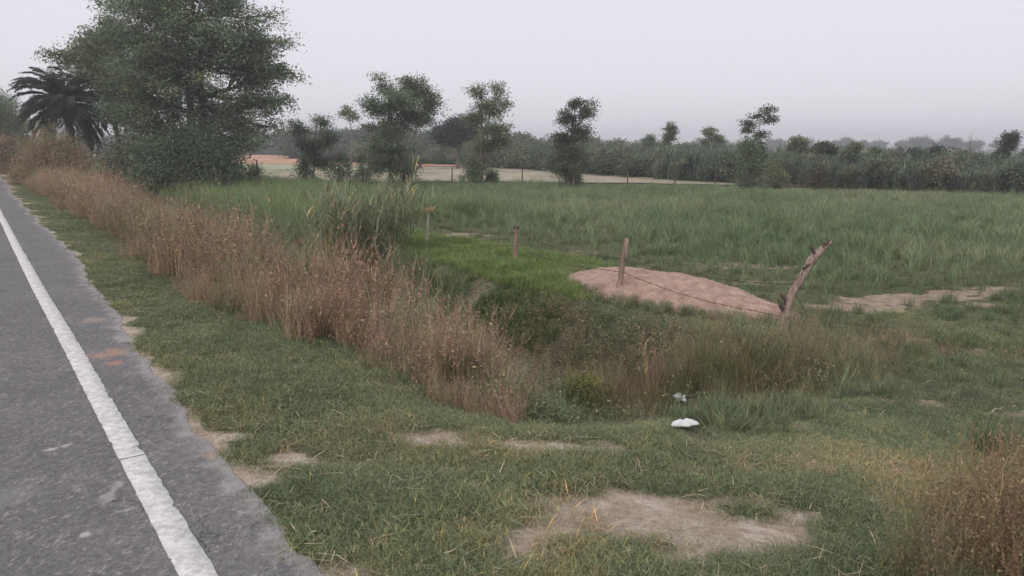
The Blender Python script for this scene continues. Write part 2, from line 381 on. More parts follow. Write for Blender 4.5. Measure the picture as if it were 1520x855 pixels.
# ================================================================== ROAD
def asphalt():
    m, nt = newmat('asphalt'); L = nt.links.new
    tc = node(nt, 'ShaderNodeTexCoord')
    def noise(s, d=4, r=.6, st=None):
        n = node(nt, 'ShaderNodeTexNoise'); n.inputs['Scale'].default_value = s; n.inputs['Detail'].default_value = d; n.inputs['Roughness'].default_value = r
        if st:
            mp = node(nt, 'ShaderNodeMapping'); mp.inputs['Scale'].default_value = st; mp.inputs['Rotation'].default_value = (0, 0, -A); L(tc.outputs['Object'], mp.inputs[0]); L(mp.outputs[0], n.inputs['Vector'])
        else: L(tc.outputs['Object'], n.inputs['Vector'])
        return n.outputs['Fac']
    def M(op, a, b=0., c=0.):
        k = node(nt, 'ShaderNodeMath', operation=op)
        for i, q in enumerate((a, b, c)):
            (L(q, k.inputs[i]) if not isinstance(q, (int, float)) else setattr(k.inputs[i], 'default_value', q))
        return k.outputs[0]
    def rng_(f, a, b):
        k = node(nt, 'ShaderNodeMapRange', interpolation_type='SMOOTHSTEP'); k.inputs[1].default_value = a; k.inputs[2].default_value = b; L(f, k.inputs[0]); return k.outputs[0]
    def mix(f, a, b):
        k = node(nt, 'ShaderNodeMix', data_type='RGBA')
        for i, q in ((0, f), (6, a), (7, b)):
            if isinstance(q, (int, float)): k.inputs[i].default_value = q
            elif isinstance(q, tuple): k.inputs[i].default_value = (*q, 1)
            else: L(q, k.inputs[i])
        return k.outputs[2]
    base = mix(rng_(noise(1.1, 5), .3, .7), (.165, .157, .165), (.215, .205, .212))
    grain = noise(160, 3, .8)
    base = mix(rng_(grain, .35, .75), mix(.45, base, (.07, .07, .075)), base)
    base = mix(M('MULTIPLY', rng_(noise(45, 4, .8), .42, .58), .7), base, (.085, .08, .085))
    base = mix(M('MULTIPLY', rng_(noise(38, 5, .8, (1, .5, 1)), .54, .64), .6), base, (.36, .34, .34))
    vo = node(nt, 'ShaderNodeTexVoronoi'); vo.inputs['Scale'].default_value = 120; L(tc.outputs['Object'], vo.inputs['Vector'])
    base = mix(rng_(vo.outputs['Distance'], .16, .05), base, (.30, .29, .29))
    # worn scuffs and dusty blotches
    sc = rng_(noise(7.5, 9, .72), .63, .76)
    base = mix(M('MULTIPLY', sc, .5), base, (.42, .40, .39))
    base = mix(M('MULTIPLY', rng_(noise(.9, 8, .75), .52, .8), .4), base, (.34, .31, .30))
    cr = node(nt, 'ShaderNodeTexVoronoi', feature='DISTANCE_TO_EDGE'); cr.inputs['Scale'].default_value = 2.2
    wv = node(nt, 'ShaderNodeTexNoise'); wv.inputs['Scale'].default_value = 4; wv.inputs['Detail'].default_value = 5; L(tc.outputs['Object'], wv.inputs['Vector'])
    va = node(nt, 'ShaderNodeVectorMath', operation='ADD'); vs = node(nt, 'ShaderNodeVectorMath', operation='SCALE'); vs.inputs['Scale'].default_value = .5
    L(wv.outputs['Color'], vs.inputs[0]); L(vs.outputs[0], va.inputs[0]); L(tc.outputs['Object'], va.inputs[1]); L(va.outputs[0], cr.inputs['Vector'])
    crk = M('MULTIPLY', rng_(cr.outputs['Distance'], .012, .004), rng_(noise(.8, 3), .55, .62))
    base = mix(M('MULTIPLY', crk, .7), base, (.05, .047, .05))
    # brick-dust spots and pale splashes at their places on the road
    spx = node(nt, 'ShaderNodeSeparateXYZ'); L(va.outputs[0], spx.inputs[0])
    nn = noise(14, 6, .7)
    for px, py, rx, ry, colr, s in [(167, 526, 30, 7, (.38, .23, .17), .6), (165, 541, 16, 4, (.40, .2, .13), .6), (311, 673, 18, 6, (.42, .27, .20), .8), (134, 479, 22, 4, (.38, .27, .22), .45),
              (163, 734, 15, 12, (.36, .34, .33), .55), (66, 672, 11, 3, (.46, .44, .42), .7), (20, 740, 45, 18, (.27, .26, .255), .25), (146, 789, 9, 4, (.46, .44, .43), .7), (183, 760, 10, 4, (.46, .44, .43), .6),
              (185, 505, 22, 3, (.4, .38, .37), .4)]:
        a = P(px, py); b = P(px+rx, py); c = P(px, py-ry); d = P(px, py+ry)
        rx_ = abs(b[0]-a[0]); ry_ = abs(c[1]-d[1])/2
        # world x,y are the object coordinates; 0.25 is the mean of the wobble added to them
        ex = M('DIVIDE', M('SUBTRACT', spx.outputs['X'], float(a[0])+.25), float(rx_)); ey = M('DIVIDE', M('SUBTRACT', spx.outputs['Y'], float(a[1])+.25), float(ry_))
        q = M('SQRT', M('ADD', M('MULTIPLY', ex, ex), M('MULTIPLY', ey, ey)))
        q = M('ADD', q, M('MULTIPLY', M('SUBTRACT', nn, .5), 2.6))
        base = mix(M('MULTIPLY', rng_(q, 1.35, .35), s), base, colr)
    # dust along the edge
    du = node(nt, 'ShaderNodeAttribute', attribute_name='dust').outputs['Fac']
    dd = rng_(M('ADD', du, M('MULTIPLY', M('SUBTRACT', noise(6, 7, .7), .5), 1.5)), .35, 1.0)
    base = mix(M('MULTIPLY', dd, .7), base, (.34, .315, .30))
    b = node(nt, 'ShaderNodeBsdfPrincipled'); b.inputs['Roughness'].default_value = .9; b.inputs['Specular IOR Level'].default_value = .2
    L(base, b.inputs['Base Color'])
    bm = node(nt, 'ShaderNodeBump'); bm.inputs['Strength'].default_value = .5; bm.inputs['Distance'].default_value = .004
    L(M('ADD', grain, M('MULTIPLY', crk, -1.)), bm.inputs['Height']); L(bm.outputs[0], b.inputs['Normal'])
    o = node(nt, 'ShaderNodeOutputMaterial'); L(b.outputs[0], o.inputs[0]); return m
us = np.concatenate([np.arange(-40, -1, .5), np.arange(-1, 14, .02), np.arange(14, 40, .08), np.arange(40, 420, 1.)])
ed = edge(us)
offs = np.array([0, 0.015, .06, .15, .3, .45])
cols = [np.stack([*xy(us, ed-o_), np.full(len(us), .012-(.010 if o_ == 0 else 0))], -1) for o_ in offs]
for vv in [.3, -1, -2.5, -5.0]: cols.append(np.stack([*xy(us, np.full(len(us), vv)), np.full(len(us), .012)], -1))
cols.append(np.stack([*xy(us, np.full(len(us), -5.1)), np.full(len(us), -.05)], -1))
cols = [np.stack([*xy(us, ed+.02), np.full(len(us), -.05)], -1)] + cols
G = np.stack(cols, 1); n, k = G.shape[:2]
ii = (np.arange(n-1)[:, None]*k + np.arange(k-1)[None]).ravel()
me = mesh_np('road', G.reshape(-1, 3), [np.stack([ii, ii+1, ii+k+1, ii+k], -1)])
dust = np.tile(np.array([1, 1, .95, .7, .4, .12, 0, 0, 0, 0, 0, 0.])[None], (n, 1))
a_ = me.attributes.new('dust', 'FLOAT', 'POINT'); a_.data.foreach_set('value', dust.astype(np.float32).ravel())
me.materials.append(asphalt())
tag(link('road', me), kind='structure')
# white edge line, chipped along its sides, cracked across
mb = MB()
paint = solid('road_paint', (.40, .385, .38), (.66, .64, .635), 26, .85, .5)
segs_ = [(-30, 4.352), (4.362, 9.9), (9.906, 400)]
for a0, a1 in segs_:
    uu = np.concatenate([np.arange(a0, min(a1, 12), .012), np.arange(max(a0, 12), a1, .2) if a1 > 12 else []]); uu = np.append(uu, a1)
    def chip(seed): return .008*(vnoise(uu, uu*0, .055, seed)-.5) + .016*((vnoise(uu, uu*0, .07, seed+5) > .75)*-1.)*vnoise(uu, uu*0, .02, seed+9)
    cv = .597+.012*(vnoise(uu, uu*0, 3, 5)-.5)
    l = cv-.065-chip(50)*.6; r = cv+.065+chip(60)
    sk = .006*(vnoise(uu, uu*0, .3, 2)-.5)
    z = np.full(len(uu), .0175)
    Vv = np.stack([np.stack([*xy(uu+sk, l), z-.004], -1), np.stack([*xy(uu+sk, l+.002), z], -1), np.stack([*xy(uu, r-.002), z], -1), np.stack([*xy(uu, r), z-.004], -1)], 1)
    n = len(uu); ii = (np.arange(n-1)[:, None]*4 + np.arange(3)[None]).ravel()
    mb.add(Vv.reshape(-1, 3), np.stack([ii, ii+1, ii+5, ii+4], -1))
tag(mb.build('road_marking', paint), kind='structure')

# far fields: sheets laid on the ground
def sheet(name, pts_px, z, c1, c2, scale, n=40):
    """quad patch between two polylines (near and far), draped"""
    near, far = pts_px; near = np.array(near, float); far = np.array(far, float)
    t = np.linspace(0, 1, n); Lx = np.interp(t, np.linspace(0, 1, len(near)), near[:, 0]); Ly = np.interp(t, np.linspace(0, 1, len(near)), near[:, 1])
    Fx = np.interp(t, np.linspace(0, 1, len(far)), far[:, 0]); Fy = np.interp(t, np.linspace(0, 1, len(far)), far[:, 1])
    m_ = 24; s = np.linspace(0, 1, m_)[:, None]
    gx_ = Lx[None]*(1-s)+Fx[None]*s; gy_ = Ly[None]*(1-s)+Fy[None]*s
    gx_ = gx_ + (vnoise(gy_, gx_, 8, 3)-.5)*2; gy_ = gy_+(vnoise(gx_, gy_, 9, 6)-.5)*3*np.where((s == 0) | (s == 1), 1, 0)
    zz = H(gx_, gy_)+z
    ii = (np.arange(m_-1)[:, None]*n+np.arange(n-1)[None]).ravel()
    me = mesh_np(name, np.stack([gx_, gy_, zz], -1).reshape(-1, 3), [np.stack([ii, ii+1, ii+n+1, ii+n], -1)])
    me.materials.append(solid(name, c1, c2, scale, .95, .4, (1, .35, 1), .05))
    return tag(link(name, me), kind='structure')
g2 = lambda px, py: tuple(P(px, py, -1.0))
sheet('harvested_field', ([(-46, 58), (-20, 60), (0, 58), (14, 53), (28, 49)], [(-75, 112), (-35, 112), (0, 100), (20, 62), (32, 52)]), .07, (.21, .19, .125), (.36, .31, .25), .3)
sheet('stubble_field', ([(-62, 92), (-35, 88), (-14, 84)], [(-80, 116), (-45, 116), (-12, 104)]), .11, (.20, .24, .12), (.36, .36, .24), .3)
sheet('ploughed_field', ([(-110, 118), (-50, 118), (-3, 99)], [(-220, 300), (-100, 300), (-5, 125)]), .14, (.34, .18, .11), (.50, .30, .20), .2)
# ================================================================== GRASS AND GROUND COVER
def proto(fn, n, mat, name):
    out = []
    for i in range(n):
        mb = MB(); g = np.random.default_rng(1000+i*13+len(name)); fn(mb, g); out.append(mb.mesh('%s_%d' % (name, i), mat))
    return out
M_blade = foliage('grass_blade', trans=.25)
def disk(g, n, r): a = g.random(n)*6.283; q = r*np.sqrt(g.random(n)); return np.stack([q*np.cos(a), q*np.sin(a), np.zeros(n)], -1)
def p_turf(mb, g):
    n = 100; b = disk(g, n, .11)
    blades(mb, b, g.random(n)*6.283, .014+.03*g.random(n), .0016+.0018*g.random(n), .5+1.0*g.random(n), g.random(n)*.9, 2, varc(n, .55, 1.45, .1, g, .22, (1.9, 1.5, 1.5)), g=g)
def p_turf2(mb, g):
    n = 34; b = disk(g, n, .07)
    blades(mb, b, g.random(n)*6.283, .04+.05*g.random(n), .0018+.0018*g.random(n), .3+.9*g.random(n), .3+g.random(n)*.9, 3, varc(n, .6, 1.4, .1, g, .18), g=g)
def p_mid(mb, g):
    n = 45; b = disk(g, n, .10)
    blades(mb, b, g.random(n)*6.283, .12+.16*g.random(n), .004+.004*g.random(n), .05+.5*g.random(n), .2+g.random(n)*1.0, 3, varc(n, .65, 1.4, .08, g, .05), g=g)
def p_field(mb, g):
    n = 26; b = disk(g, n, .16)
    blades(mb, b, g.random(n)*6.283, .35+.4*g.random(n), .010+.012*g.random(n), .03+.35*g.random(n), .2+g.random(n)*1.5, 4, varc(n, .6, 1.45, .07, g, .05, (1.5, 1.25, 1.2)), g=g)
def p_tall(mb, g):
    n = 40; b = disk(g, n, .18)
    blades(mb, b, g.random(n)*6.283, .5+.6*g.random(n), .006+.007*g.random(n), .03+.3*g.random(n), .2+g.random(n)*1.3, 4, varc(n, .6, 1.4, .07, g, .1, (1.6, 1.3, 1.1)), g=g)
def p_weed(mb, g):
    """dry roadside weed: wiry forked stems beset with shrivelled leaves and seed husks"""
    n = 11; b = disk(g, n, .15); hd = g.random(n)*6.283; ln = (.25+.65*g.random(n)**.8)
    ctr = blades(mb, b, hd, ln, .0035+.002*g.random(n), .02+.5*g.random(n)**1.5, g.random(n)*.7-.2, 5, varc(n, .5, 1.0, .06, g), g=g)
    for i in range(n):
        k = 6; s = g.integers(0, 5, k)
        bb = ctr[i, s] + (ctr[i, s+1]-ctr[i, s])*g.random((k, 1)); l2 = ln[i]*(.15+.22*g.random(k))
        c2 = blades(mb, bb, g.random(k)*6.283, l2, .0025+.002*g.random(k), .3+.5*g.random(k), -.4*g.random(k), 2, varc(k, .6, 1.2, .06, g), g=g)
        q = 10; pi_ = g.integers(0, k, q); tt = g.random((q, 1))
        cen = c2[pi_, 0]*(1-tt)+c2[pi_, 2]*tt + g.normal(size=(q, 3))*.008
        leaves(mb, cen, .010+.016*g.random(q), varc(q, .55, 1.15, .10, g), 2.0, .9, g, .2)
        q = 14; si = g.integers(0, 5, q); tt = g.random((q, 1))
        cen = ctr[i, si]*(1-tt)+ctr[i, si+1]*tt + g.normal(size=(q, 3))*.01
        leaves(mb, cen, .014+.028*g.random(q), varc(q, .5, 1.15, .10, g), 2.2, .9, g, .3)
def p_straw(mb, g):
    n = 36; b = disk(g, n, .12)
    blades(mb, b, g.random(n)*6.283, .35+.55*g.random(n), .0025+.003*g.random(n), .03+.4*g.random(n), g.random(n)*1.2, 4, varc(n, .6, 1.5, .07, g), g=g)
def p_herb(mb, g):
    n = 9; b = disk(g, n, .12); ln = .12+.25*g.random(n)
    ctr = blades(mb, b, g.random(n)*6.283, ln, .004+0*ln, .05+.5*g.random(n), g.random(n)*.6, 3, varc(n, .5, .9, .06, g), g=g)
    for i in range(n):
        q = 22; si = g.integers(0, 3, q); tt = g.random((q, 1)); cen = ctr[i, si]*(1-tt)+ctr[i, si+1]*tt + g.normal(size=(q, 3))*.015
        leaves(mb, cen, .014+.022*g.random(q), varc(q, .6, 1.5, .1, g, .12, (1.7, 1.3, 1.1)), 2.4, .6, g, .1)
def p_cane(mb, g):
    n = 9; b = disk(g, n, .45)
    ctr = blades(mb, b, g.random(n)*6.283, 1.5+.5*g.random(n), np.full(n, .03), .02+.12*g.random(n), g.random(n)*.12, 5, varc(n, .6, 1., .06, g), g=g)
    for i in range(n):
        k = 13; s = np.minimum((g.random(k)**.7*5).astype(int), 4); bb = ctr[i, s]+(ctr[i, s+1]-ctr[i, s])*g.random((k, 1))
        blades(mb, bb, g.random(k)*6.283, .6+.6*g.random(k), .04+.04*g.random(k), .1+.4*g.random(k), .5+1.5*g.random(k), 4, varc(k, .6, 1.5, .07, g, .06, (1.5, 1.25, 1.1)), g=g)
def p_bushy(mb, g):
    """head of a far-off tree or thicket"""
    k = 26; cc = g.normal(size=(k, 3)); cc /= np.linalg.norm(cc, axis=1)[:, None]; cc *= (g.random((k, 1))**.4); cc[:, 2] = cc[:, 2]*.8+.85
    cc[:, :2] *= 1.0
    for c in cc:
        q = 75; cen = c+g.normal(size=(q, 3))*np.array([.24, .24, .16]); leaves(mb, cen, .10+.12*g.random(q), varc(q, .75, 1.25, .05, g)*(.8+.4*g.random()), 1.6, .7, g)
    for _ in range(5):
        c = cc[g.integers(0, k)]; tube(mb, crv((0, 0, -.6), c, 4, .1), np.linspace(.05, .015, 4), 4, (.6, .5, .5), cap=False)

PT, PT2, PM_, PF, PTL = (proto(f, 5, M_blade, nme) for f, nme in ((p_turf, 'turf'), (p_turf2, 'turf_tuft'), (p_mid, 'soft_tuft'), (p_field, 'field_tuft'), (p_tall, 'tall_tuft')))
M_dry = foliage('dry_plant', trans=.15)
PW, PS, PH = proto(p_weed, 6, M_dry, 'weed'), proto(p_straw, 5, M_dry, 'straw'), proto(p_herb, 5, M_blade, 'herb')
PC, PB = proto(p_cane, 6, M_blade, 'cane'), proto(p_bushy, 6, M_blade, 'thicket')

g_dk, g_md, g_yl, g_st = np.array([.10, .13, .082]), np.array([.15, .18, .105]), np.array([.22, .225, .125]), np.array([.34, .29, .20])
def road_clear(x, y, m=.02):
    u, v = uv(x, y); return v > edge(u)+m
def in_ditch(x, y):
    u, v = uv(x, y); return (v > 2.2+.3*(fbm(x, y, 1, 3)-.5)) & (v < 8.6) & (u - .14*np.clip(v-3.6, -2, 5) > 3.7)
BAGS = [Pt(1015, 634), Pt(1009, 606)]
def off_bags(x, y): return np.min([np.hypot(x-b[0], (y-b[1]+.16)*.6) for b in BAGS], 0) > .15
def in_heap(x, y, k=1.):
    u, v = uv(x, y); return ((u-8.95)/(2.75*k))**2+((v-9.95)/(1.15*k))**2 < 1
# --- short turf, density falling with distance, thinned over bare earth
def turf_points(n, r0, r1):
    r = np.sqrt(rng.random(n)*(r1**2-r0**2)+r0**2); a = (rng.random(n)-.5)*2*math.radians(44)
    return r*np.sin(a), r*np.cos(a)
xs, ys = [], []
for n, r0, r1 in ((15000, 1.9, 4.2), (30000, 4.2, 8), (26000, 8, 14), (16000, 14, 24), (9000, 24, 40)):
    a, b = turf_points(n, r0, r1); xs.append(a); ys.append(b)
x = np.concatenate(xs); y = np.concatenate(ys)
u, v = uv(x, y); bm_ = bare(x, y)
keep = road_clear(x, y) & off_bags(x, y) & (rng.random(len(x)) > np.clip((bm_-.17)*2.8, 0, .975)) & ~in_heap(x, y) & ~(in_ditch(x, y) & (v > 3.2) & (v < 7.6)) & (fbm(x, y, .35, 90) > .3)
x, y, v, u, bm_ = x[keep], y[keep], v[keep], u[keep], bm_[keep]
t = fbm(x, y, 1.6, 20)*.9+fbm(x, y, .4, 22)*.5-.2 + (rng.random(len(x))-.5)*.35 + bm_*.6 + .25*ss(4, 9, u*0+x)*0
yel = np.exp(-(((x-2.6)/1.2)**2+((y-4.5)/.9)**2))*.28
tint = ramp3(t+yel, [g_dk, g_dk*1.1, g_md, g_md*1.15, g_yl, g_st])
d = np.hypot(x, y); s = (.65+.7*rng.random(len(x)))*(.75+.5*fbm(x, y, .5, 25))*(1+.9*ss(6, 30, d)) * (1-.35*np.clip(bm_, 0, 1))
scatter('turf', PT, on_ground(x, y, -.004), rng.random(len(x))*6.28, s, tint*np.array([1.02, 1.04, .94])*(.8+.4*fbm(x, y, .8, 27))[:, None], 'short green turf along the road and over the near ground', 'grass', .25)
m2 = rng.random(len(x)) < .16*(fbm(x, y, .9, 33) > .55)+.015
x2, y2 = x[m2], y[m2]
scatter('turf_tufts', PT2, on_ground(x2, y2, -.004), rng.random(len(x2))*6.28, .6+.7*rng.random(len(x2)), tint[m2]*np.array([1.12, 1.1, .95]), 'longer tufts standing up in the short turf', 'grass', .3)
# straw litter, lying blades
n = 5000; x, y = turf_points(n, 2, 12); k = road_clear(x, y, -.02) & ~in_ditch(x, y); x, y = x[k], y[k]
def p_lit(mb, g):
    n = 4; b = disk(g, n, .05); b[:, 2] += .02
    blades(mb, b, g.random(n)*6.283, .03+.08*g.random(n), .0015+.002*g.random(n), 1.35+.3*g.random(n), g.random(n)*.5-.2, 3, varc(n, .7, 1.4, .08, g), g=g)
PL = proto(p_lit, 5, M_dry, 'litter')
scatter('straw_litter', PL, on_ground(x, y, .0), rng.random(len(x))*6.28, .7+.9*rng.random(len(x)), np.array([.38, .31, .22])*(.5+.8*rng.random((len(x), 1))), 'dry straws lying on the turf', 'straw')

# --- dry weeds in a belt along the road shoulder
def belt(n, u0, u1, v0, v1, pw=1.):
    u = u0+(u1-u0)*rng.random(n)**pw; v = v0+(v1-v0)*rng.random(n); return u, v
u, v = belt(8600, 3.4, 62, 1.9, 5.2, 1.9)
wv0 = np.interp(u, [3.4, 4.6, 6.5, 9, 12, 20, 60], [3.3, 2.85, 2.4, 2.05, 1.95, 1.9, 1.85]) + .45*(ss(13, 15, u)-ss(21, 26, u)) + .6*(fbm(u, u*0+3, .9, 8)-.5)
wv1 = np.interp(u, [3.4, 5, 7, 12, 20, 60], [3.6, 4.3, 4.4, 4.6, 4.9, 5.0])
x, y = xy(u, v); k = (v > wv0) & (v < wv1) & (x < .12+.5*(fbm(u, v, .6, 18)-.5)) & (fbm(x, y, .5, 19) > .40) & (rng.random(len(u)) < .35+.65*ss(0, .5, v-wv0)); u, v, x, y = u[k], v[k], x[k], y[k]
k = inview(x, y, 5) & (rng.random(len(x)) < 1.1); x, y, u, v = x[k], y[k], u[k], v[k]
t = fbm(x, y, 1.3, 61)+.25*(rng.random(len(x))-.5)
rb, pk, ol, pu = np.array([.34, .195, .135]), np.array([.46, .30, .215]), np.array([.25, .235, .125]), np.array([.215, .15, .122])
tint = ramp3((t-.2)*1.6, [ol, pu, ol*1.1, rb, pk, pk*1.05, ol*1.4, pu*1.3])*(.75+.5*fbm(x, y, .5, 62))[:, None]
front = 1-ss(.0, .5, v-2.0)
s = (.72+.45*rng.random(len(x)))*(1-.35*front)*np.interp(u, [3.4, 5, 8, 20, 60], [.66, .78, 1.05, 1.25, 1.35])*np.clip(-.15+2.2*fbm(x, y, .8, 66), .25, 1.6)*(.6+.4*ss(.1, .9, v-wv0[:1].mean()*0-2.0))
scatter('dry_weeds', PW, on_ground(x, y, -.01), rng.random(len(x))*6.28, s, tint, 'belt of rusty brown dry weeds between the roadside turf and the ditch', 'weeds')
m2 = rng.random(len(x)) < .5
x2, y2 = x[m2]+rng.normal(size=m2.sum())*.1, y[m2]+rng.normal(size=m2.sum())*.1
m3 = (fbm(x, y, .7, 68) > .51) & (rng.random(len(x)) < .7); x3, y3 = x[m3], y[m3]
scatter('green_weeds', PTL, on_ground(x3, y3, -.01), rng.random(len(x3))*6.28, s[m3]*.7, ramp3(rng.random(len(x3)), [g_md, g_yl, np.array([.27, .25, .13])]), 'green and olive grass mixed into the rusty weed belt', 'grass')
scatter('straw_grass', PS, on_ground(x2, y2, -.01), rng.random(len(x2))*6.28, s[m2]*.95, ramp3(fbm(x2, y2, 1.5, 67), [np.array([.26, .23, .12]), np.array([.38, .29, .19]), np.array([.34, .22, .14])]), 'straw coloured grass growing through the dry weeds', 'grass')
# weeds low at the turf's edge
# --- weeds at the near end of the ditch
def near(n, pts, r):
    p = np.array([Pt(*q)[:2] for q in pts]); i = rng.integers(0, len(p), n); o = rng.normal(size=(n, 2))*r; a, b = p[i, 0]+o[:, 0], p[i, 1]+o[:, 1]; k = np.min([np.hypot(a-q[0], b-q[1]+.25) for q in BAGS], 0) > .36; return a[k], b[k]
_ = near; x, y = near(420, [(960, 610), (1010, 585), (1060, 590), (1110, 585), (1160, 590), (1010, 560), (900, 600), (800, 610), (760, 595)], .28)
scatter('mixed_straw', PS, on_ground(x, y), rng.random(len(x))*6.28, .35+.5*rng.random(len(x)), ramp3(rng.random(len(x)), [np.array([.22, .23, .12]), np.array([.3, .24, .14]), np.array([.26, .17, .11])]), 'thin brown and olive grass at the near end of the ditch', 'grass')
x, y = near(260, [(930, 600), (800, 615), (730, 600), (1250, 540), (1180, 520), (1340, 520), (1270, 560), (1200, 560)], .3)
scatter('brown_weeds', PW, on_ground(x, y), rng.random(len(x))*6.28, .3+.4*rng.random(len(x)), ramp3(rng.random(len(x)), [pu, ol, ol*1.2, pk*.85]), 'low brown weeds round the near end of the ditch', 'weeds')
x, y = near(520, [(1050, 560), (1100, 555), (1150, 560), (1200, 545), (1230, 570), (1060, 530), (1130, 525), (1210, 590), (1100, 610), (1180, 600)], .33)
scatter('olive_grass', PTL, on_ground(x, y), rng.random(len(x))*6.28, .18+.38*rng.random(len(x)), ramp3(rng.random(len(x)), [g_md*1.4, g_md*1.3, np.array([.32, .33, .17]), np.array([.40, .33, .21])]), 'olive green grass on the ditch side below the crooked post', 'grass')
x, y = near(420, [(700, 612), (770, 622), (830, 630), (900, 634), (960, 632), (1050, 630), (1110, 622), (1170, 612), (1240, 600), (1300, 585)], .16)
scatter('ditch_fringe', PM_, on_ground(x, y), rng.random(len(x))*6.28, .35+.55*rng.random(len(x)), ramp3(rng.random(len(x)), [g_dk*1.2, g_md*1.2, g_yl]), 'uneven fringe of grass where the turf meets the ditch', 'grass', .4)
# --- ditch: herbs and rank grass
u, v = belt(4600, 4.6, 60, 3.2, 8.4, 1.7); x, y = xy(u, v); k = inview(x, y, 5); x, y, u, v = x[k], y[k], u[k], v[k]
t = fbm(x, y, 1.0, 71)
scatter('ditch_herbs', PH, on_ground(x, y), rng.random(len(x))*6.28, .6+.8*rng.random(len(x)), ramp3(t*1.2-.1, [g_dk*1.15, g_md*1.35, np.array([.24, .21, .13]), np.array([.27, .20, .145])]), 'green and brown weeds covering the bottom of the ditch', 'weeds')
k = (rng.random(len(x)) < .28) & (v < 7.4) | ((u > 13) & (v > 6.5)); x, y, u, v = x[k], y[k], u[k], v[k]
tt = ss(11, 16, u)
tn = ramp3(fbm(x, y, 1.3, 73), [g_md*.8, g_md*1.15, g_yl])*tt[:, None] + ramp3(fbm(x, y, .9, 74), [g_dk*1.3, g_md*1.4, np.array([.30, .27, .15]), np.array([.30, .22, .15])])*(1-tt[:, None])
scatter('ditch_grass', PTL, on_ground(x, y), rng.random(len(x))*6.28, (.3+.35*rng.random(len(x)))*(1+.35*tt), tn, 'rank grass growing in the ditch', 'grass')
# tall green grass on the far side of the ditch, left of the reeds
u, v = belt(4200, 17, 60, 5.0, 17, 1.3); x, y = xy(u, v); k = inview(x, y, 5) & ((v < 8.3) | (u > 23+1.5*fbm(x, y, 2, 7))); x, y, u, v = x[k], y[k], u[k], v[k]
scatter('lush_grass', PTL, on_ground(x, y), rng.random(len(x))*6.28, .7+.5*rng.random(len(x)), ramp3(fbm(x, y, 3, 75)*1.2-.1+.3*(rng.random(len(x))-.5), [g_md*.95, g_md*1.4, np.array([.19, .24, .11]), np.array([.26, .27, .14])])*np.array([.95, 1.05, .9]), 'deep green grass beyond the dry weed belt, left of the reeds', 'grass')
# bright green soft grass on the ditch's far bank
u, v = belt(7500, 9.6, 21, 7.3, 11.4); x, y = xy(u, v)
k = (v > 7.55+.5*(fbm(x, y, 1.2, 81)-.5)) & ~in_heap(x, y, .92) & (v < 9.6+1.8*ss(10.5, 12, u)) & (fbm(x, y, .8, 83) > .3); x, y, u, v = x[k], y[k], u[k], v[k]
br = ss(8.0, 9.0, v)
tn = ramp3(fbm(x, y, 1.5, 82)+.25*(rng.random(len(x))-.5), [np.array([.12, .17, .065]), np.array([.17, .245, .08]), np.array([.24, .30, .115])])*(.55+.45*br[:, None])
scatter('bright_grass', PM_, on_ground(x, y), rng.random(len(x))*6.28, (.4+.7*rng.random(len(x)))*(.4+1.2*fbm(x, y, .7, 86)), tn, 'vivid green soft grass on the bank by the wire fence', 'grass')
# --- the crop field beyond the fence
def tri(n, y0, y1, m=3):
    y = np.sqrt(rng.random(n)*(y1**2-y0**2)+y0**2); x = (rng.random(n)-.5)*2*(y*.74+m); return x, y
x, y = tri(46000, 9, 56); u, v = uv(x, y)
edge_far = np.interp(x, [-45, -20, 0, 15, 30, 45], [55, 55, 52, 45, 37, 33])
clr = np.minimum(1, ss(10.8, 17, v)*1.1)*ss(-.25, .35, (y-(15.2-.12*x))/8)      # sparser near the fence
dens = np.clip(.03+.95*clr*(.1+1.15*fbm(x, y, 2.2, 91)), 0, 1)*(1-np.clip(bare(x, y), 0, 1)*.9)
k = (v > 10.5+1.2*(u < 5)+1.6*(u > 12.5)) & (y < edge_far) & (rng.random(len(x)) < dens) & ~in_heap(x, y, 1.1) & ((u < 45) | (v > 14)) & (y > 12.5-.25*x); x, y, u, v, clr = x[k], y[k], u[k], v[k], clr[k]
t = fbm(x, y, 5, 92)*.7+fbm(x, y, .8, 93)*.5-.1+.25*(rng.random(len(x))-.5)
tn = ramp3(t, [np.array([.11, .16, .08]), np.array([.16, .215, .11]), np.array([.22, .27, .145]), np.array([.33, .33, .20])])
scatter('young_crop', PF, on_ground(x, y), rng.random(len(x))*6.28, (.35+.55*rng.random(len(x)))*(.5+.6*clr)*(.4+1.2*fbm(x, y, 1.6, 95)), tn, 'knee-high grassy green crop filling the field behind the fence', 'crop')
x, y = tri(16000, 8, 34); u, v = uv(x, y)
k = (v > 9.0) & ~in_heap(x, y, 1.0) & ~((u > 9.5) & (v < 12)) & (rng.random(len(x)) > np.clip(bare(x, y)*1.4-.2, 0, .97)) & ((fbm(x, y, .6, 98) > .42) | (v > 15)) & (y < edge_far[:1].max()); x, y = x[k], y[k]
tn = ramp3(fbm(x, y, 2, 96)+.3*(rng.random(len(x))-.5), [np.array([.09, .13, .075]), np.array([.13, .17, .09]), np.array([.21, .22, .13])])
scatter('field_weeds', PM_, on_ground(x, y, -.01), rng.random(len(x))*6.28, .5+.6*rng.random(len(x)), tn, 'low green weeds covering the field floor', 'grass')

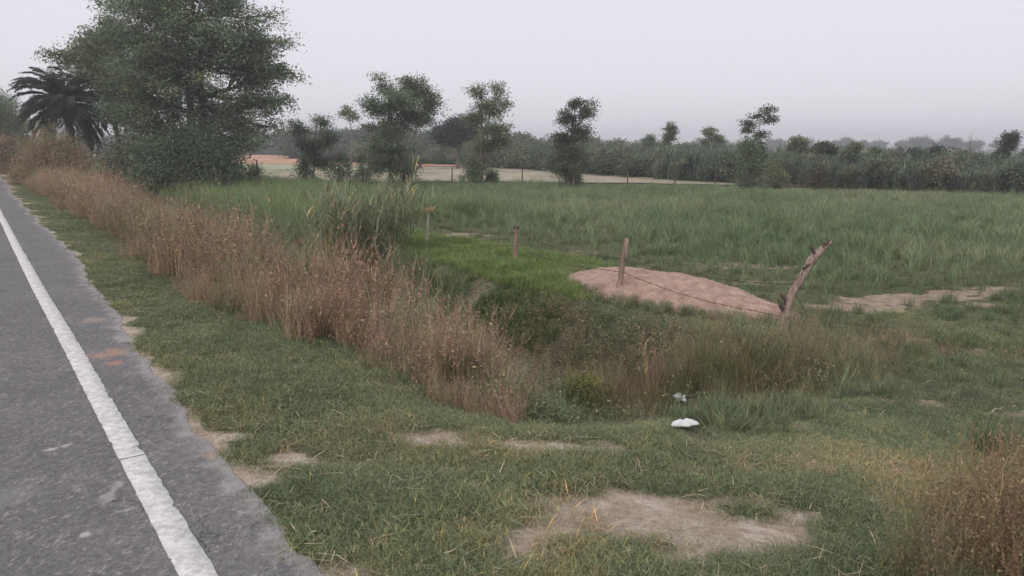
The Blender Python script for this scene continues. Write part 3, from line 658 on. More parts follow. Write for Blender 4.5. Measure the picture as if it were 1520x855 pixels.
# --- standing cane along the far side of the field, and woods behind
cl = np.array([(-24, 118), (-8, 112), (0, 88), (8, 70), (16, 55), (24, 47), (34, 40), (60, 26)], float)
def along(n, line, depth, nrm=(.62, .78)):
    seg = np.linalg.norm(np.diff(line, axis=0), axis=1); cs = np.concatenate([[0], np.cumsum(seg)]); s = rng.random(n)*cs[-1]
    px = np.interp(s, cs, line[:, 0]); py = np.interp(s, cs, line[:, 1]); d = rng.random(n)*depth
    return px+nrm[0]*d, py+nrm[1]*d, d, s/cs[-1]
x, y, d, s_ = along(5200, cl, 13); d_ = np.hypot(x, y); k = (x > 9+6*fbm(x, y, 3, 2)) & (fbm(x, y, 2.2, 29) > .3); x, y, d = x[k], y[k], d[k]
hs = (1.0+.3*rng.random(len(x)))*np.interp(x, [-20, 0, 12, 20, 30, 45], [1.5, 1.25, .9, .74, .68, .66])*(.72+.5*fbm(x, y, 5, 15))*(.85+.3*(rng.random(len(x)) > .85))
hs = hs*(1-.45*(d < .8)*rng.random(len(x)))
tn = ramp3(fbm(x, y, 4, 16)+.3*(rng.random(len(x))-.5), [np.array([.085, .12, .092]), np.array([.13, .17, .12]), np.array([.20, .235, .165])])
scatter('standing_cane', PC, on_ground(x, y, -.05), rng.random(len(x))*6.28, np.stack([hs*.9, hs*.9, hs], -1), tn, 'dark green wall of tall cane along the far edge of the field', 'crop', .06)
wl = np.array([(-300, 330), (-150, 300), (-62, 230), (-50, 170), (-22, 150), (10, 120), (40, 80), (80, 55)], float)
x, y, d, s_ = along(900, wl, 30, (.35, .93)); sc = 2.0+2.2*rng.random(len(x)); sc = sc*np.interp(x, [-60, -20, 0, 30, 60], [.95, .85, .7, .42, .3])
tn = ramp3(fbm(x, y, 12, 17)+.3*(rng.random(len(x))-.5), [np.array([.07, .10, .072]), np.array([.11, .14, .09]), np.array([.16, .18, .115])])
pts = on_ground(x, y); pts[:, 2] += sc*.15
scatter('far_wood', PB, pts, rng.random(len(x))*6.28, sc, tn, 'dark belt of far-off trees and scrub behind the fields', 'woodland')
x, y, d, s_ = along(600, np.array([(-700, 620), (-300, 640), (-60, 480), (150, 420), (500, 300), (800, 180)], float), 60); sc = 2.5+2*rng.random(len(x))
scatter('horizon_wood', PB, on_ground(x, y, .5), rng.random(len(x))*6.28, sc, np.array([.06, .085, .055])*(.7+.6*rng.random((len(x), 1))), 'faint woodland on the horizon', 'woodland')

# uneven scrub in front of the woods on the left half, and tucked among the cane
x, y, d, s_ = along(620, np.array([(-34, 132), (-22, 122), (-8, 112), (2, 88), (9, 70), (17, 56)], float), 18); sc = (.7+1.3*rng.random(len(x))**1.5)*np.interp(x, [0, 10, 30], [1, .8, .6])
pts = on_ground(x, y); pts[:, 2] += sc*.1
scatter('field_edge_scrub', PB, pts, rng.random(len(x))*6.28, np.stack([sc*1.15, sc*1.15, sc], -1), ramp3(rng.random(len(x)), [np.array([.085, .12, .08]), np.array([.13, .165, .10]), np.array([.19, .21, .125])]), 'uneven green scrub along the back of the pale field', 'scrub')
x, y, d, s_ = along(190, cl[3:], 12); sc = .5+.7*rng.random(len(x))**2
pts = on_ground(x, y); pts[:, 2] += .5
scatter('cane_scrub', PB, pts, rng.random(len(x))*6.28, sc, ramp3(rng.random(len(x)), [np.array([.08, .115, .08]), np.array([.13, .16, .10]), np.array([.2, .18, .12])]), 'bushes growing among the tall cane', 'scrub')
# ================================================================== TREES
bark = solid('bark', (.10, .075, .06), (.22, .18, .15), 9, .9, .6, (1, 1, .25), .03)
pale_bark = solid('pale_bark', (.26, .23, .2), (.42, .38, .34), 9, .9, .6, (1, 1, .25), .02)
LEAFM = {}
def leafmat(tint):
    k = tuple(np.round(tint, 3))
    if k not in LEAFM: LEAFM[k] = foliage('leaf_%d' % len(LEAFM), tint, .28, False)
    return LEAFM[k]
def tree(name, label, cat, px, Yd, lobes, nleaf, size, tint, trunk_r=.15, group=None, sway=.0, clump=.5, bk=None, stems=1, aspect=2., droop=.1, density=None, seed=1, base_dx=0., hue2=None):
    """lobes: (px, py, rx_px, ry_px) read off the photograph at distance Yd, turned into metres; the crown has the same depth as width"""
    nleaf = int(nleaf*(1.5 if nleaf < 50000 else 1.15)); g = np.random.default_rng(seed); b0 = W(px, 300, Yd); gz = float(H(b0[0], Yd)); base = np.array([b0[0], Yd, gz])
    root = empty(name, base, label, cat, group)
    Lb = []
    for lx, ly, rx, ry in lobes:
        c = W(lx, ly, Yd)-base; s = Yd/F*1.01
        Lb.append((c+np.array([0, (g.random()-.5)*rx*s*1.2, 0]), np.array([rx*s, rx*s*.95, ry*s])))
    vol = np.array([r[0]*r[2] for _, r in Lb]); vol = vol/vol.sum()
    wood = MB(); crown = MB()
    top = max(c[2] for c, r in Lb)
    for st in range(stems):
        off = np.array([(g.random()-.5)*.5*stems*.6, (g.random()-.5)*.5, -.1]) if stems > 1 else np.array([0, 0, -.1])
        cen = sum(c*w_ for (c, r), w_ in zip(Lb, vol)); tip = np.array([cen[0]+(g.random()-.5)*.5*(stems > 1)*2, cen[1]*.3, top*.92])
        trunk = crv(off, tip, 9, .05+sway, seed*7+st); tr = np.linspace(trunk_r, trunk_r*.22, 9); tr[0] *= 1.35
        tube(wood, trunk, tr, 8, rough=.06, seed=seed)
        if st == 0: T0, R0 = trunk, tr
    for (c, r), w_ in zip(Lb, vol):
        k0 = int(np.clip(np.searchsorted(T0[:, 2], max(c[2]-r[2]*1.1, T0[1, 2])), 1, 7))
        limb = crv(T0[k0], c, 6, .12, up=-.05); tube(wood, limb, np.linspace(R0[k0]*.6, R0[k0]*.2+.01, 6), 6, cap=False)
        nc = max(4, int(w_*nleaf/(70 if nleaf < 50000 else 170))); dirs = g.normal(size=(nc, 3)); dirs /= np.linalg.norm(dirs, axis=1)[:, None]
        rr = g.random((nc, 1))**.45; cc = c+dirs*rr*r
        per = int(w_*nleaf/nc)
        for j in range(nc):
            q = limb[g.integers(2, 6)]; tw = crv(q, cc[j], 4, .12); 
            tube(wood, tw, np.linspace(R0[k0]*.18+.008, .006, 4), 4, cap=False)
            nl = int(per*(.5+g.random())); cs = clump*(.6+.8*g.random())
            sh = .68+.64*g.random(); col = varc(nl, .85, 1.15, .05, g)*sh
            if hue2 is not None and g.random() < .25: col = col*np.asarray(hue2)
            tt = g.random((nl, 1)); ctr = tw[1]*(1-tt)**2+cc[j]*(1-(1-tt)**2)
            cen = ctr+np.clip(g.normal(size=(nl, 3)), -1.6, 1.6)*np.array([cs, cs, cs*.5])
            cen[:, 2] -= np.hypot(*(cen-cc[j])[:, :2].T)*.25*droop*4
            cen[:, 2] = np.maximum(cen[:, 2], .05)
            leaves(crown, cen, size*(.6+.8*g.random(nl)), col, aspect, .6, g, droop)
    wood.build('trunk', bk or bark, root, True)
    crown.build('crown', leafmat(tint), root)
    return root
T_dk, T_md, T_pl, T_ol = (.14, .19, .11), (.18, .225, .13), (.26, .29, .155), (.21, .22, .12)
# great leafy tree by the roadside (left) and the growth round its foot
tree('broadleaf_tree', 'huge spreading green tree taller than the photo, right of the palm', 'tree', 300, 45,
     [(265, 20, 95, 45), (330, 60, 80, 45), (215, 75, 60, 50), (385, 105, 52, 45), (275, 110, 85, 55), (180, 130, 45, 50), (330, 165, 75, 42), (230, 175, 60, 45), (375, 60, 40, 45), (300, -35, 70, 35), (235, -20, 50, 35), (395, 150, 35, 30), (415, 105, 20, 22), (340, 0, 40, 40), (290, 225, 60, 30), (210, 225, 45, 35), (360, 205, 45, 30), (180, 60, 40, 30), (436, 108, 11, 10), (428, 62, 12, 12), (420, 150, 14, 9), (405, 188, 14, 10), (408, 25, 14, 12), (168, 8, 14, 10), (150, 45, 14, 10)],
     118000, .15, (.165, .22, .14), .34, clump=.40, seed=3, hue2=(1.12, 1.06, .9), stems=2)
tree('leaning_tree', 'pale olive tree with open crown showing behind the palm, left of the huge tree', 'tree', 190, 52,
     [(130, 75, 45, 25), (100, 88, 28, 14), (160, 60, 35, 30), (150, 110, 40, 32), (75, 82, 12, 7), (180, 150, 35, 50), (170, 30, 20, 12)], 20000, .17, (.17, .195, .10), .2, clump=.36, seed=5)
def bush(name, label, px, py, w_px, h_px, tint, Yd=None, nleaf=9000, size=.12, group=None, cat='bush', clump=.28, seed=1, aspect=1.8, hue2=None, droop=.1):
    """low bush, many stems from one foot; (px, py) is its foot in the photograph"""
    g = np.random.default_rng(seed)
    p = Pt(px, py)
    if Yd: q = W(px, py, Yd); p = np.array([q[0], Yd, float(H(q[0], Yd))])
    s = np.hypot(p[1], 0)/F; R = w_px*s/2; Hh = h_px*s
    if Yd: Hh = W(px, py-h_px, Yd)[2]-p[2]
    root = empty(name, p, label, cat, group); wood = MB(); crown = MB()
    nc = max(10, nleaf//70); th = g.random(nc)*6.283; rr = np.sqrt(g.random(nc)); zz = g.random(nc)**.8
    prof = np.sqrt(np.clip(1-(zz-.25)**2/.62, .05, 1)); cc = np.stack([R*rr*prof*np.cos(th), R*rr*prof*np.sin(th), Hh*zz*(1-.25*rr**2)*(.85+.3*g.random(nc))], -1)
    for c in cc:
        tube(wood, crv(np.array([c[0]*.15, c[1]*.15, -.03]), c, 4, .1), np.linspace(.02, .006, 4)*min(1.5, Hh), 4, cap=False)
        nl = int(nleaf/nc*(.5+g.random())); cs = clump*(.6+.8*g.random()); cen = c+g.normal(size=(nl, 3))*np.array([cs, cs, cs*.8]); cen[:, 2] = np.maximum(cen[:, 2], .01)
        col = varc(nl, .7, 1.35, .07, g)*(.8+.4*g.random())
        if hue2 is not None and g.random() < .35: col = col*np.asarray(hue2)
        leaves(crown, cen, size*(.6+.8*g.random(nl)), col, aspect, .7, g, droop)
    wood.build('stem', bark, root); crown.build('foliage', leafmat(tint), root); return root
bush('dark_shrub', 'large dark green shrub crowding the foot of the huge tree', 288, 290, 160, 95, (.10, .14, .085), 42, 34000, .14, clump=.4, seed=11)
bush('scrub', 'low grey green scrub between the palm and the dark shrub', 190, 270, 90, 60, (.15, .17, .10), 50, 9000, .14, clump=.4, seed=12)
bush('scrub', 'dark scrub directly behind the palm trunk', 135, 262, 90, 70, (.10, .12, .085), 62, 7000, .16, clump=.5, seed=13)  # darker leaf tint than the grey green scrub
bush('roadside_bush', 'tall rusty and green bush at the verge below the palm', 85, 286, 125, 90, (.34, .235, .16), None, 26000, .06, clump=.22, seed=14, hue2=(.6, 1.0, .75))
bush('roadside_bush', 'brown straw-topped bush at the verge, in front of the palm', 72, 262, 120, 80, (.42, .30, .21), None, 17000, .09, clump=.3, seed=15, hue2=(.65, .95, .75))
bush('roadside_bush', 'brown weedy bush where the road leaves the left edge of the photo', 15, 258, 66, 52, (.36, .26, .20), None, 9000, .10, clump=.3, seed=16, hue2=(.7, .95, .8))
bush('roadside_bush', 'dusky brown bush right beside the road, right of the turf strip', 125, 300, 95, 62, (.34, .215, .155), None, 16000, .06, clump=.18, seed=17, hue2=(.7, .95, .75))
tree('roadside_tree', 'bright green low tree at the left edge of the photo', 'tree', 10, 75, [(10, 185, 30, 22), (-15, 170, 35, 25), (30, 205, 22, 15)], 9000, .2, (.10, .14, .065), .15, clump=.6, seed=18)
tree('roadside_tree', 'dark distant tree rising over the bright one at the left edge', 'tree', 5, 110, [(10, 160, 22, 14), (-20, 150, 30, 20), (32, 180, 16, 14)], 7000, .25, T_dk, .2, clump=.8, seed=19)
# slender trees in a row along the far edge of the crop
G_ROW = 'slender trees in a row at the far edge of the crop'
tree('slender_tree', 'short bushy dark tree left of the pale bare-branched one', 'tree', 462, 50, [(440, 190, 13, 14), (478, 180, 14, 12), (460, 215, 24, 18), (490, 205, 14, 18), (470, 240, 26, 16), (435, 182, 7, 6)], 7000, .12, T_dk, .07, G_ROW, clump=.28, seed=21, stems=2)
tree('slender_tree', 'pale thin tree with a bare forked stem and sparse yellow leaves', 'tree', 520, 56, [(508, 165, 7, 9), (525, 172, 10, 10), (516, 160, 6, 6)], 900, .12, (.20, .24, .11), .07, G_ROW, clump=.22, bk=pale_bark, seed=22, sway=.05)
tree('slender_tree', 'tallest of the row, dark lopsided crown with a spike at its top left', 'tree', 585, 49, [(560, 112, 7, 9), (572, 132, 20, 12), (595, 150, 34, 22), (560, 160, 24, 14), (585, 185, 32, 22), (615, 165, 20, 20), (548, 150, 14, 8), (580, 215, 38, 24), (545, 190, 12, 7), (560, 240, 26, 18), (600, 245, 30, 16)], 18000, .13, T_dk, .10, G_ROW, clump=.3, seed=23, stems=2)
tree('slender_tree', 'olive round-headed tree overlapping the right side of the tallest one', 'tree', 612, 53, [(618, 130, 24, 18), (640, 150, 19, 20), (625, 175, 24, 14), (604, 120, 14, 8)], 8000, .12, (.11, .13, .06), .08, G_ROW, clump=.3, seed=24)
tree('slender_tree', 'upright leafy tree in front of the round black-green tree', 'tree', 715, 50, [(708, 135, 15, 12), (740, 130, 12, 12), (728, 158, 26, 18), (700, 175, 18, 14), (735, 190, 26, 18), (755, 150, 7, 9), (715, 215, 30, 16), (705, 245, 26, 14), (745, 210, 16, 10)], 13000, .12, T_md, .09, G_ROW, clump=.27, seed=25, stems=2)
tree('slender_tree', 'feathery tree with drooping branch tips standing in mid photo', 'tree', 850, 48, [(858, 150, 14, 10), (872, 165, 14, 14), (845, 172, 18, 14), (862, 195, 22, 16), (835, 205, 17, 14), (850, 228, 24, 14), (880, 150, 8, 5), (840, 250, 20, 12)], 8500, .12, (.085, .105, .06), .07, G_ROW, clump=.25, seed=26, stems=3, droop=.35)
tree('slender_tree', 'sparse tall tree with split tufted crown, beside the round dark bush', 'tree', 1128, 47, [(1113, 182, 12, 7), (1108, 192, 9, 7), (1138, 163, 13, 9), (1145, 178, 10, 8), (1125, 172, 9, 7), (1128, 200, 11, 9), (1128, 225, 9, 16), (1120, 245, 12, 14)], 3800, .11, (.075, .095, .055), .06, G_ROW, clump=.2, seed=27)
bush('dark_bush', 'round dark bush at the foot of the sparse split-crowned tree', 1108, 276, 34, 70, T_dk, 46, 6000, .12, clump=.25, seed=28)
tree('round_tree', 'round black-green tree behind the row, left of the upright leafy one', 'tree', 680, 95, [(675, 195, 28, 20), (695, 188, 24, 18), (660, 200, 16, 12)], 9000, .3, (.032, .05, .038), .25, clump=.8, seed=29)
# scrub under the row
for i, (px, w_, h_, tn, lab) in enumerate([(455, 34, 42, T_dk, 'small leafy bush under the short dark tree'), (505, 40, 48, T_dk, 'small leafy bush just right of the pale thin tree'), (540, 44, 52, T_dk, 'dark bush at the left foot of the tallest row tree'), (600, 44, 40, T_md, 'bush at the right foot of the tallest row tree'),
        (700, 34, 26, T_dk, 'low bush at the foot of the upright leafy tree'), (730, 14, 18, T_dk, 'tiny bush just right of the upright leafy tree'), (850, 26, 24, T_ol, 'thin bush at the foot of the feathery tree'), (1150, 40, 26, T_ol, 'low scrub right of the sparse split-crowned tree'), (380, 30, 26, T_ol, 'low bush near the lone field stake at left'), (1215, 40, 28, (.1, .09, .055), 'brownish scrub against the dark cane')]):
    bush('field_bush', lab, px, 272, w_, h_, tn, 49+i % 3, 2600, .11, 'bushes under the row of slender trees', clump=.2, seed=40+i)
# trees standing above the cane and woods
G_FAR = 'trees rising above the cane'
far = [(962, 100, [(965, 205, 8, 6), (960, 210, 10, 6)], T_dk, 'small distant tree left of the columnar one'),
       (995, 72, [(995, 188, 11, 9), (996, 202, 12, 10), (990, 215, 9, 8)], T_dk, 'columnar distant tree with squared top'),
       (1055, 72, [(1055, 195, 11, 9), (1050, 208, 14, 8), (1072, 205, 9, 9)], T_md, 'distant twin-headed tree between the columnar and the split-crowned one'),
       (1186, 60, [(1188, 210, 12, 9), (1180, 216, 10, 8), (1192, 220, 12, 6)], T_md, 'bushy-headed distant tree just right of the split-crowned tree'),
       (1222, 58, [(1225, 216, 12, 6), (1235, 222, 12, 6), (1212, 222, 9, 5)], (.1, .1, .07), 'brownish wispy tree leaning right over the cane'),
       (1265, 55, [(1268, 216, 7, 7), (1260, 226, 10, 7)], T_md, 'small leaning tree above the middle of the right-hand cane'),
       (1300, 60, [(1300, 224, 7, 6), (1308, 231, 15, 6)], T_dk, 'small pointed treetop right of the leaning one'),
       (1390, 62, [(1390, 222, 9, 10), (1392, 234, 15, 8)], (.04, .065, .042), 'cone-shaped dark tree over the cane at right'),
       (1360, 66, [(1355, 228, 12, 7), (1370, 232, 12, 7)], (.045, .065, .045), 'flat dark treetop left of the cone-shaped one'),
       (1445, 60, [(1443, 233, 11, 6), (1430, 234, 9, 7)], T_dk, 'low dark treetop between the cone-shaped tree and the last tree at right'),
       (1495, 58, [(1497, 202, 13, 9), (1500, 215, 12, 9), (1488, 228, 12, 12), (1506, 208, 9, 7)], (.075, .09, .062), 'last grey-green tree at the right edge, rounded crown on a bare stem')]
for i, (px, Yd, lo, tn, lab) in enumerate(far):
    tree('distant_tree', lab, 'tree', px, Yd, lo, 2600, .15, tn, .07, G_FAR, clump=.22, seed=60+i)
# bare branching sapling over the cane
r_ = W(1433, 260, 56); rt = empty('bare_sapling', (r_[0], 56, float(H(r_[0], 56))), 'thin leafless sapling sticking up over the cane at right', 'tree', None)
mb = MB(); hh = 3.7; tube(mb, crv((0, 0, 0), (.15, 0, hh), 7, .03), np.linspace(.04, .012, 7), 5)
for k in range(7): z0 = hh*(.5+.06*k); tube(mb, crv((.1, 0, z0), (.1+random.uniform(-.45, .45), random.uniform(-.3, .3), z0+.5), 4, .1), np.linspace(.015, .006, 4), 4)
mb.build('stem', bark, rt)

# ------------------------------------------------------------------ date palm
pb = W(112, 250, 50); pbase = np.array([pb[0], 50, float(H(pb[0], 50))])
root = empty('date_palm', pbase, 'dark date palm with arching drooping fronds beside the road', 'palm tree')
mb = MB(); ctr = W(97, 152, 50)-pbase; n = 22; tk = crv((0, 0, -.2), ctr, n, .02, 4); rr = np.full(n, .22)*(1+.18*(np.arange(n) % 2)); rr[-4:] *= 1.3
tube(mb, tk, rr, 10, rough=.1, seed=5); mb.build('trunk', solid('palm_bark', (.06, .05, .04), (.15, .12, .1), 14, .95, .8), root)
PALM = leafmat((.085, .11, .08)); DRYP = leafmat((.19, .15, .11))
for k in range(96):
    g = np.random.default_rng(300+k); mb = MB(); q = (k+.5)/96; az = k*2.39996+g.random()*.3; el = math.radians(80-135*q+g.normal()*7); L = 3.1+.5*g.random()
    m = 15; t = np.linspace(0, 1, m); ang = el - (1.0+.55*math.sin(max(el, 0))-.5*max(0., -el))*t**1.3
    st = L/(m-1); hx = np.concatenate([[0], np.cumsum(np.cos(ang[:-1])*st)]); hz = np.concatenate([[0], np.cumsum(np.sin(ang[:-1])*st)])
    pts = ctr+np.stack([hx*math.cos(az), hx*math.sin(az), hz], -1); tube(mb, pts, np.linspace(.03, .006, m), 4, (.9, .9, .7), cap=False)
    nl = 150; ti = .12+.88*g.random(nl); ix = np.minimum((ti*(m-1)).astype(int), m-2); f = (ti*(m-1)-ix)[:, None]; c0 = pts[ix]*(1-f)+pts[ix+1]*f
    tg = pts[ix+1]-pts[ix]; tg /= np.linalg.norm(tg, axis=1)[:, None]; side = np.array([-math.sin(az), math.cos(az), 0])*np.where(g.random(nl) < .5, 1, -1)[:, None]
    d = tg*.75+side*.75+np.array([0, 0, 1.])*((.25-.45*g.random(nl))[:, None]); d /= np.linalg.norm(d, axis=1)[:, None]
    ll = (.62*np.sin(np.clip(ti*1.1, 0, 1)*math.pi)**.5+.12)[:, None]; wv = np.cross(d, tg); wv /= np.linalg.norm(wv, axis=1)[:, None]+1e-9
    e1 = c0+d*ll*.5; e2 = c0+d*ll-np.array([0, 0, .08]); w_ = .026
    V = np.stack([c0, e1+wv*w_, e2, e1-wv*w_], 1); mb.add(V.reshape(-1, 3), np.arange(nl*4).reshape(nl, 4)); mb.c4[-1] = varc(nl, .7, 1.3, .05, g)
    mb.build('frond', DRYP if q > .93 else PALM, root)

# ------------------------------------------------------------------ reed clump on the bank and other single plants
def clump(name, label, cat, p, nst, hgt, spread_, tint, leafy=9, wid=.02, leaf_len=.5, seed=1, lean=.35, group=None, stemw=.012, top_dry=0.):
    g = np.random.default_rng(seed); root = empty(name, p, label, cat, group)
    st = MB(); lf = MB(); b = disk(g, nst, spread_); hd = np.arctan2(b[:, 1], b[:, 0])+g.normal(size=nst)*.5; rr = np.hypot(b[:, 0], b[:, 1])/spread_
    ctr = blades(st, b, hd, hgt*(.6+.5*g.random(nst)), np.full(nst, stemw), lean*rr*g.random(nst)+.03, lean*rr+.2*g.random(nst), 5, varc(nst, .6, 1.2, .06, g), g=g)
    for i in range(nst):
        k = leafy; s = np.minimum((g.random(k)*5).astype(int), 4); bb = ctr[i, s]+(ctr[i, s+1]-ctr[i, s])*g.random((k, 1))
        c = varc(k, .6, 1.5, .07, g)
        if top_dry: c = np.where((g.random(k) < top_dry)[:, None], c*np.array([2.3, 1.6, 1.25]), c)
        blades(lf, bb, g.random(k)*6.283, leaf_len*(.5+.8*g.random(k)), wid*(.6+.8*g.random(k)), .15+.5*g.random(k), .5+1.7*g.random(k), 4, c, g=g)
    st.build('stems', leafmat(tuple(np.array(tint)*1.2)), root); lf.build('leaves', leafmat(tint), root); return root
def at_uv(u, v): x, y = xy(u, v); return np.array([x, y, float(H(x, y))])
rc = Pt(545, 400)
rc = P(545, 395, -1.3); RC = np.array([rc[0], rc[1], float(H(*rc))])
clump('reed_clump', 'big olive clump of reeds on the ditch bank, left of the straw-topped stake', 'reeds', RC, 150, 2.1, .68, (.215, .235, .15), 20, .028, .5, 101, .5, top_dry=.08)
clump('reed_clump', 'leaning tall thin reed stalks rising behind the olive clump', 'reeds', RC+np.array([.75, .5, 0]), 16, 2.6, .35, (.22, .22, .14), 10, .022, .45, 102, .25, top_dry=.25)
clump('reed_clump', 'low yellowing reeds at the left side of the olive clump', 'reeds', RC+np.array([-.9, .2, 0]), 26, 1.35, .4, (.24, .22, .12), 11, .022, .45, 103, .5, top_dry=.35)
def gz_at(px, py): p = Pt(px, py); return p
clump('dry_grass_tuft', 'tall bleached grass tuft with pinkish plumes in front of the earth heap', 'grass tuft', gz_at(968, 590), 34, 1.0, .12, (.42, .28, .19), 4, .006, .25, 104, .4, stemw=.006)
clump('dry_grass_tuft', 'pale straw tuft bending over at the right end of the weed belt', 'grass tuft', gz_at(735, 575), 60, .55, .14, (.34, .27, .17), 5, .005, .3, 105, .8, stemw=.004)
clump('dry_grass_tuft', 'grey green tuft of stiff grass rising from the weed belt', 'grass tuft', gz_at(600, 545), 50, .8, .18, (.19, .22, .12), 4, .007, .35, 106, .5, stemw=.006)
clump('dry_grass_tuft', 'straw tuft with feathery tops at the back of the weed belt', 'grass tuft', at_uv(12.0, 4.4), 50, 1.25, .3, (.33, .26, .17), 4, .007, .35, 107, .45, stemw=.006)
for i, (px, py, h, s, tn, lab) in enumerate([(1290, 512, .42, .26, (.14, .145, .07), 'round olive grass hummock right of the crooked post'), (1415, 516, .26, .24, (.13, .17, .07), 'green grass hummock near the right edge, behind the pale litter'),
        (1500, 525, .22, .3, (.11, .145, .065), 'flat green hummock at the right edge of the photo'), (1095, 565, .6, .3, (.20, .19, .085), 'bright olive tussock just left of the crooked post foot'), (1150, 590, .5, .28, (.19, .15, .08), 'brown and olive tussock under the crooked post'), (1210, 585, .38, .25, (.12, .13, .06), 'dark green tussock right below the crooked post'), (1065, 625, .2, .12, (.12, .16, .08), 'small fresh green tuft right of the white plastic scraps'),
        (1470, 680, .3, .10, (.10, .14, .06), 'thin green tuft behind the brown bush in the right corner')]):
    clump('grass_hummock', lab, 'grass tuft', gz_at(px, py), 110 if h > .25 else 60, h, s, tn, 3, .006, h*.6, 120+i, .7, 'hummocks of grass round the crooked post', .0045)
# leafy plants
bush('leafy_weed', 'green leafy bush in the near end of the ditch with yellow leaves', 862, 628, 95, 78, (.14, .165, .075), None, 8000, .026, clump=.09, seed=130, hue2=(1.9, 1.5, .8), cat='weed')
bush('leafy_weed', 'grey leafy bush left of the yellow-leaved one', 795, 615, 80, 70, (.15, .17, .12), None, 5000, .024, clump=.09, seed=131, cat='weed')
def weed_bush(name, label, spots, scl, tint, seed):
    g = np.random.default_rng(seed); P0 = np.array([Pt(*q) for q in spots]); c0 = P0.mean(0); root = empty(name, c0, label, 'bush', 'dry brown bushes in the near right corner'); mb = MB()
    for p in P0:
        for _ in range(7):
            sub_ = MB(); p_weed(sub_, g); a = g.random()*6.283; s = scl*(.6+.6*g.random()); V = np.concatenate(sub_.V)*s; R = np.array([[math.cos(a), -math.sin(a), 0], [math.sin(a), math.cos(a), 0], [0, 0, 1]])
            o = g.normal(size=2)*.09; q = p[:2]+o; V = V@R.T+np.array([q[0], q[1], float(H(*q))])-c0
            mb.add(V, np.concatenate(sub_.F4)); k = .7+.6*g.random(); mb.c4[-1] = np.concatenate(sub_.c4)*np.array([k, k*(.9+.35*g.random()), k*(.85+.2*g.random())])
    me_ = mb.mesh('stems', leafmat(tint)); link('stems', me_, root); return root
weed_bush('brown_bush', 'dry brown bush filling the bottom right corner of the photo', [(1440, 800), (1480, 770), (1500, 820), (1455, 850), (1510, 760), (1470, 800), (1530, 820), (1545, 780), (1500, 860), (1420, 835), (1550, 850)], .66, (.30, .20, .135), 132)
weed_bush('brown_bush', 'thin outlying brown twigs left of the corner bush', [(1385, 850), (1360, 860), (1400, 880)], .42, (.24, .19, .12), 133)
for i, (px, py, h, lab) in enumerate([(467, 440, 1.15, 'rusty dock stalk standing at the back of the weed belt'), (478, 445, .95, 'shorter rusty dock stalk beside the taller one'), (550, 450, .8, 'rusty dock stalk above the grey green tuft')]):
    p = P(px, py, -1.0); p = np.array([p[0], p[1], float(H(*p))]); g = np.random.default_rng(140+i); root = empty('dock_stalk', p, lab, 'weed', 'rusty dock stalks over the weed belt')
    top = max(h, W(px, 380+i*12, p[1])[2]-p[2]); mb = MB(); st = crv((0, 0, 0), (.03, 0, top), 8, .03); tube(mb, st, np.linspace(.012, .006, 8), 5); mb.build('stem', leafmat((.2, .13, .09)), root)
    mb = MB(); q = 260; tt = .55+.45*g.random(q); cen = np.stack([np.interp(tt, np.linspace(0, 1, 8), st[:, a]) for a in range(3)], -1)+g.normal(size=(q, 3))*.045; leaves(mb, cen, .03, varc(q, .7, 1.4, .08, g), 1.5, .9, g); tag(mb.build('seed_head', leafmat((.34, .20, .14)), root), kind='stuff')

# ================================================================== EARTH HEAP
nu, nv = 150, 80; su = np.linspace(-1.12, 1.12, nu); sv = np.linspace(-1.15, 1.15, nv); SU, SV = np.meshgrid(su, sv)
UU = 8.95+SU*2.75; VV = 10.15+SV*1.15*(1+.22*SU); hx, hy = xy(UU, VV)
q = np.clip(1-(SU**2+SV**2), 0, 1); hp = .33*q**.8*(1.0+.25*SU) ; hp = hp*(.85+.45*fbm(hx, hy, .7, 111))+.05*(fbm(hx, hy, .16, 112)-.5)*q**.3+.10*(fbm(hx, hy, .42, 113)-.5)*(q > 0)
hz = H(hx, hy)+hp-.06*(q <= 0)-.03*(q < .05)
ii = (np.arange(nv-1)[:, None]*nu+np.arange(nu-1)[None]).ravel()
cx_, cy_ = float(hx.mean()), float(hy.mean()); cz_ = float(H(cx_, cy_))
me = mesh_np('earth_heap', np.stack([hx-cx_, hy-cy_, hz-cz_], -1).reshape(-1, 3), [np.stack([ii, ii+1, ii+nu+1, ii+nu], -1)], smooth=True)
me.materials.append(solid('heap_earth', (.25, .16, .125), (.42, .295, .24), 5, .95, .9, (1, 1, 1), .03))
o = link('earth_heap', me); o.location = (cx_, cy_, cz_); tag(o, 'long low heap of pinkish loose earth behind the wire fence', 'earth heap')
g = np.random.default_rng(150); mb = MB()
for k in range(900):
    a = g.integers(0, nu*nv); 
    if q.ravel()[a] <= .02: continue
    c = np.array([hx.ravel()[a]-cx_, hy.ravel()[a]-cy_, hz.ravel()[a]-cz_]) + g.normal(size=3)*np.array([.02, .02, 0]); r = .006+.022*g.random()**3
    D = np.array([(1, 0, 0), (-1, 0, 0), (0, 1, 0), (0, -1, 0), (0, 0, .7), (0, 0, -.7)])*r*(.6+.8*g.random((6, 1)))
    mb.add(c+D, F3=[(0, 2, 4), (2, 1, 4), (1, 3, 4), (3, 0, 4), (2, 0, 5), (1, 2, 5), (3, 1, 5), (0, 3, 5)])
cl_ = mb.build('clods', solid('clod', (.34, .22, .17), (.5, .36, .29), 20), o); tag(cl_, kind='stuff')

a = rng.random(700)*2*math.pi; k_ = 1.0+.10*rng.normal(size=700); x, y = xy(8.95+2.75*k_*np.cos(a), 10.15+1.15*k_*np.sin(a))
scatter('heap_fringe', PM_, on_ground(x, y, .0), rng.random(700)*6.28, .35+.6*rng.random(700), ramp3(rng.random(700), [g_dk, g_md*1.3, np.array([.28, .24, .15])]), 'grass and weeds creeping round the foot of the earth heap', 'grass', .3)
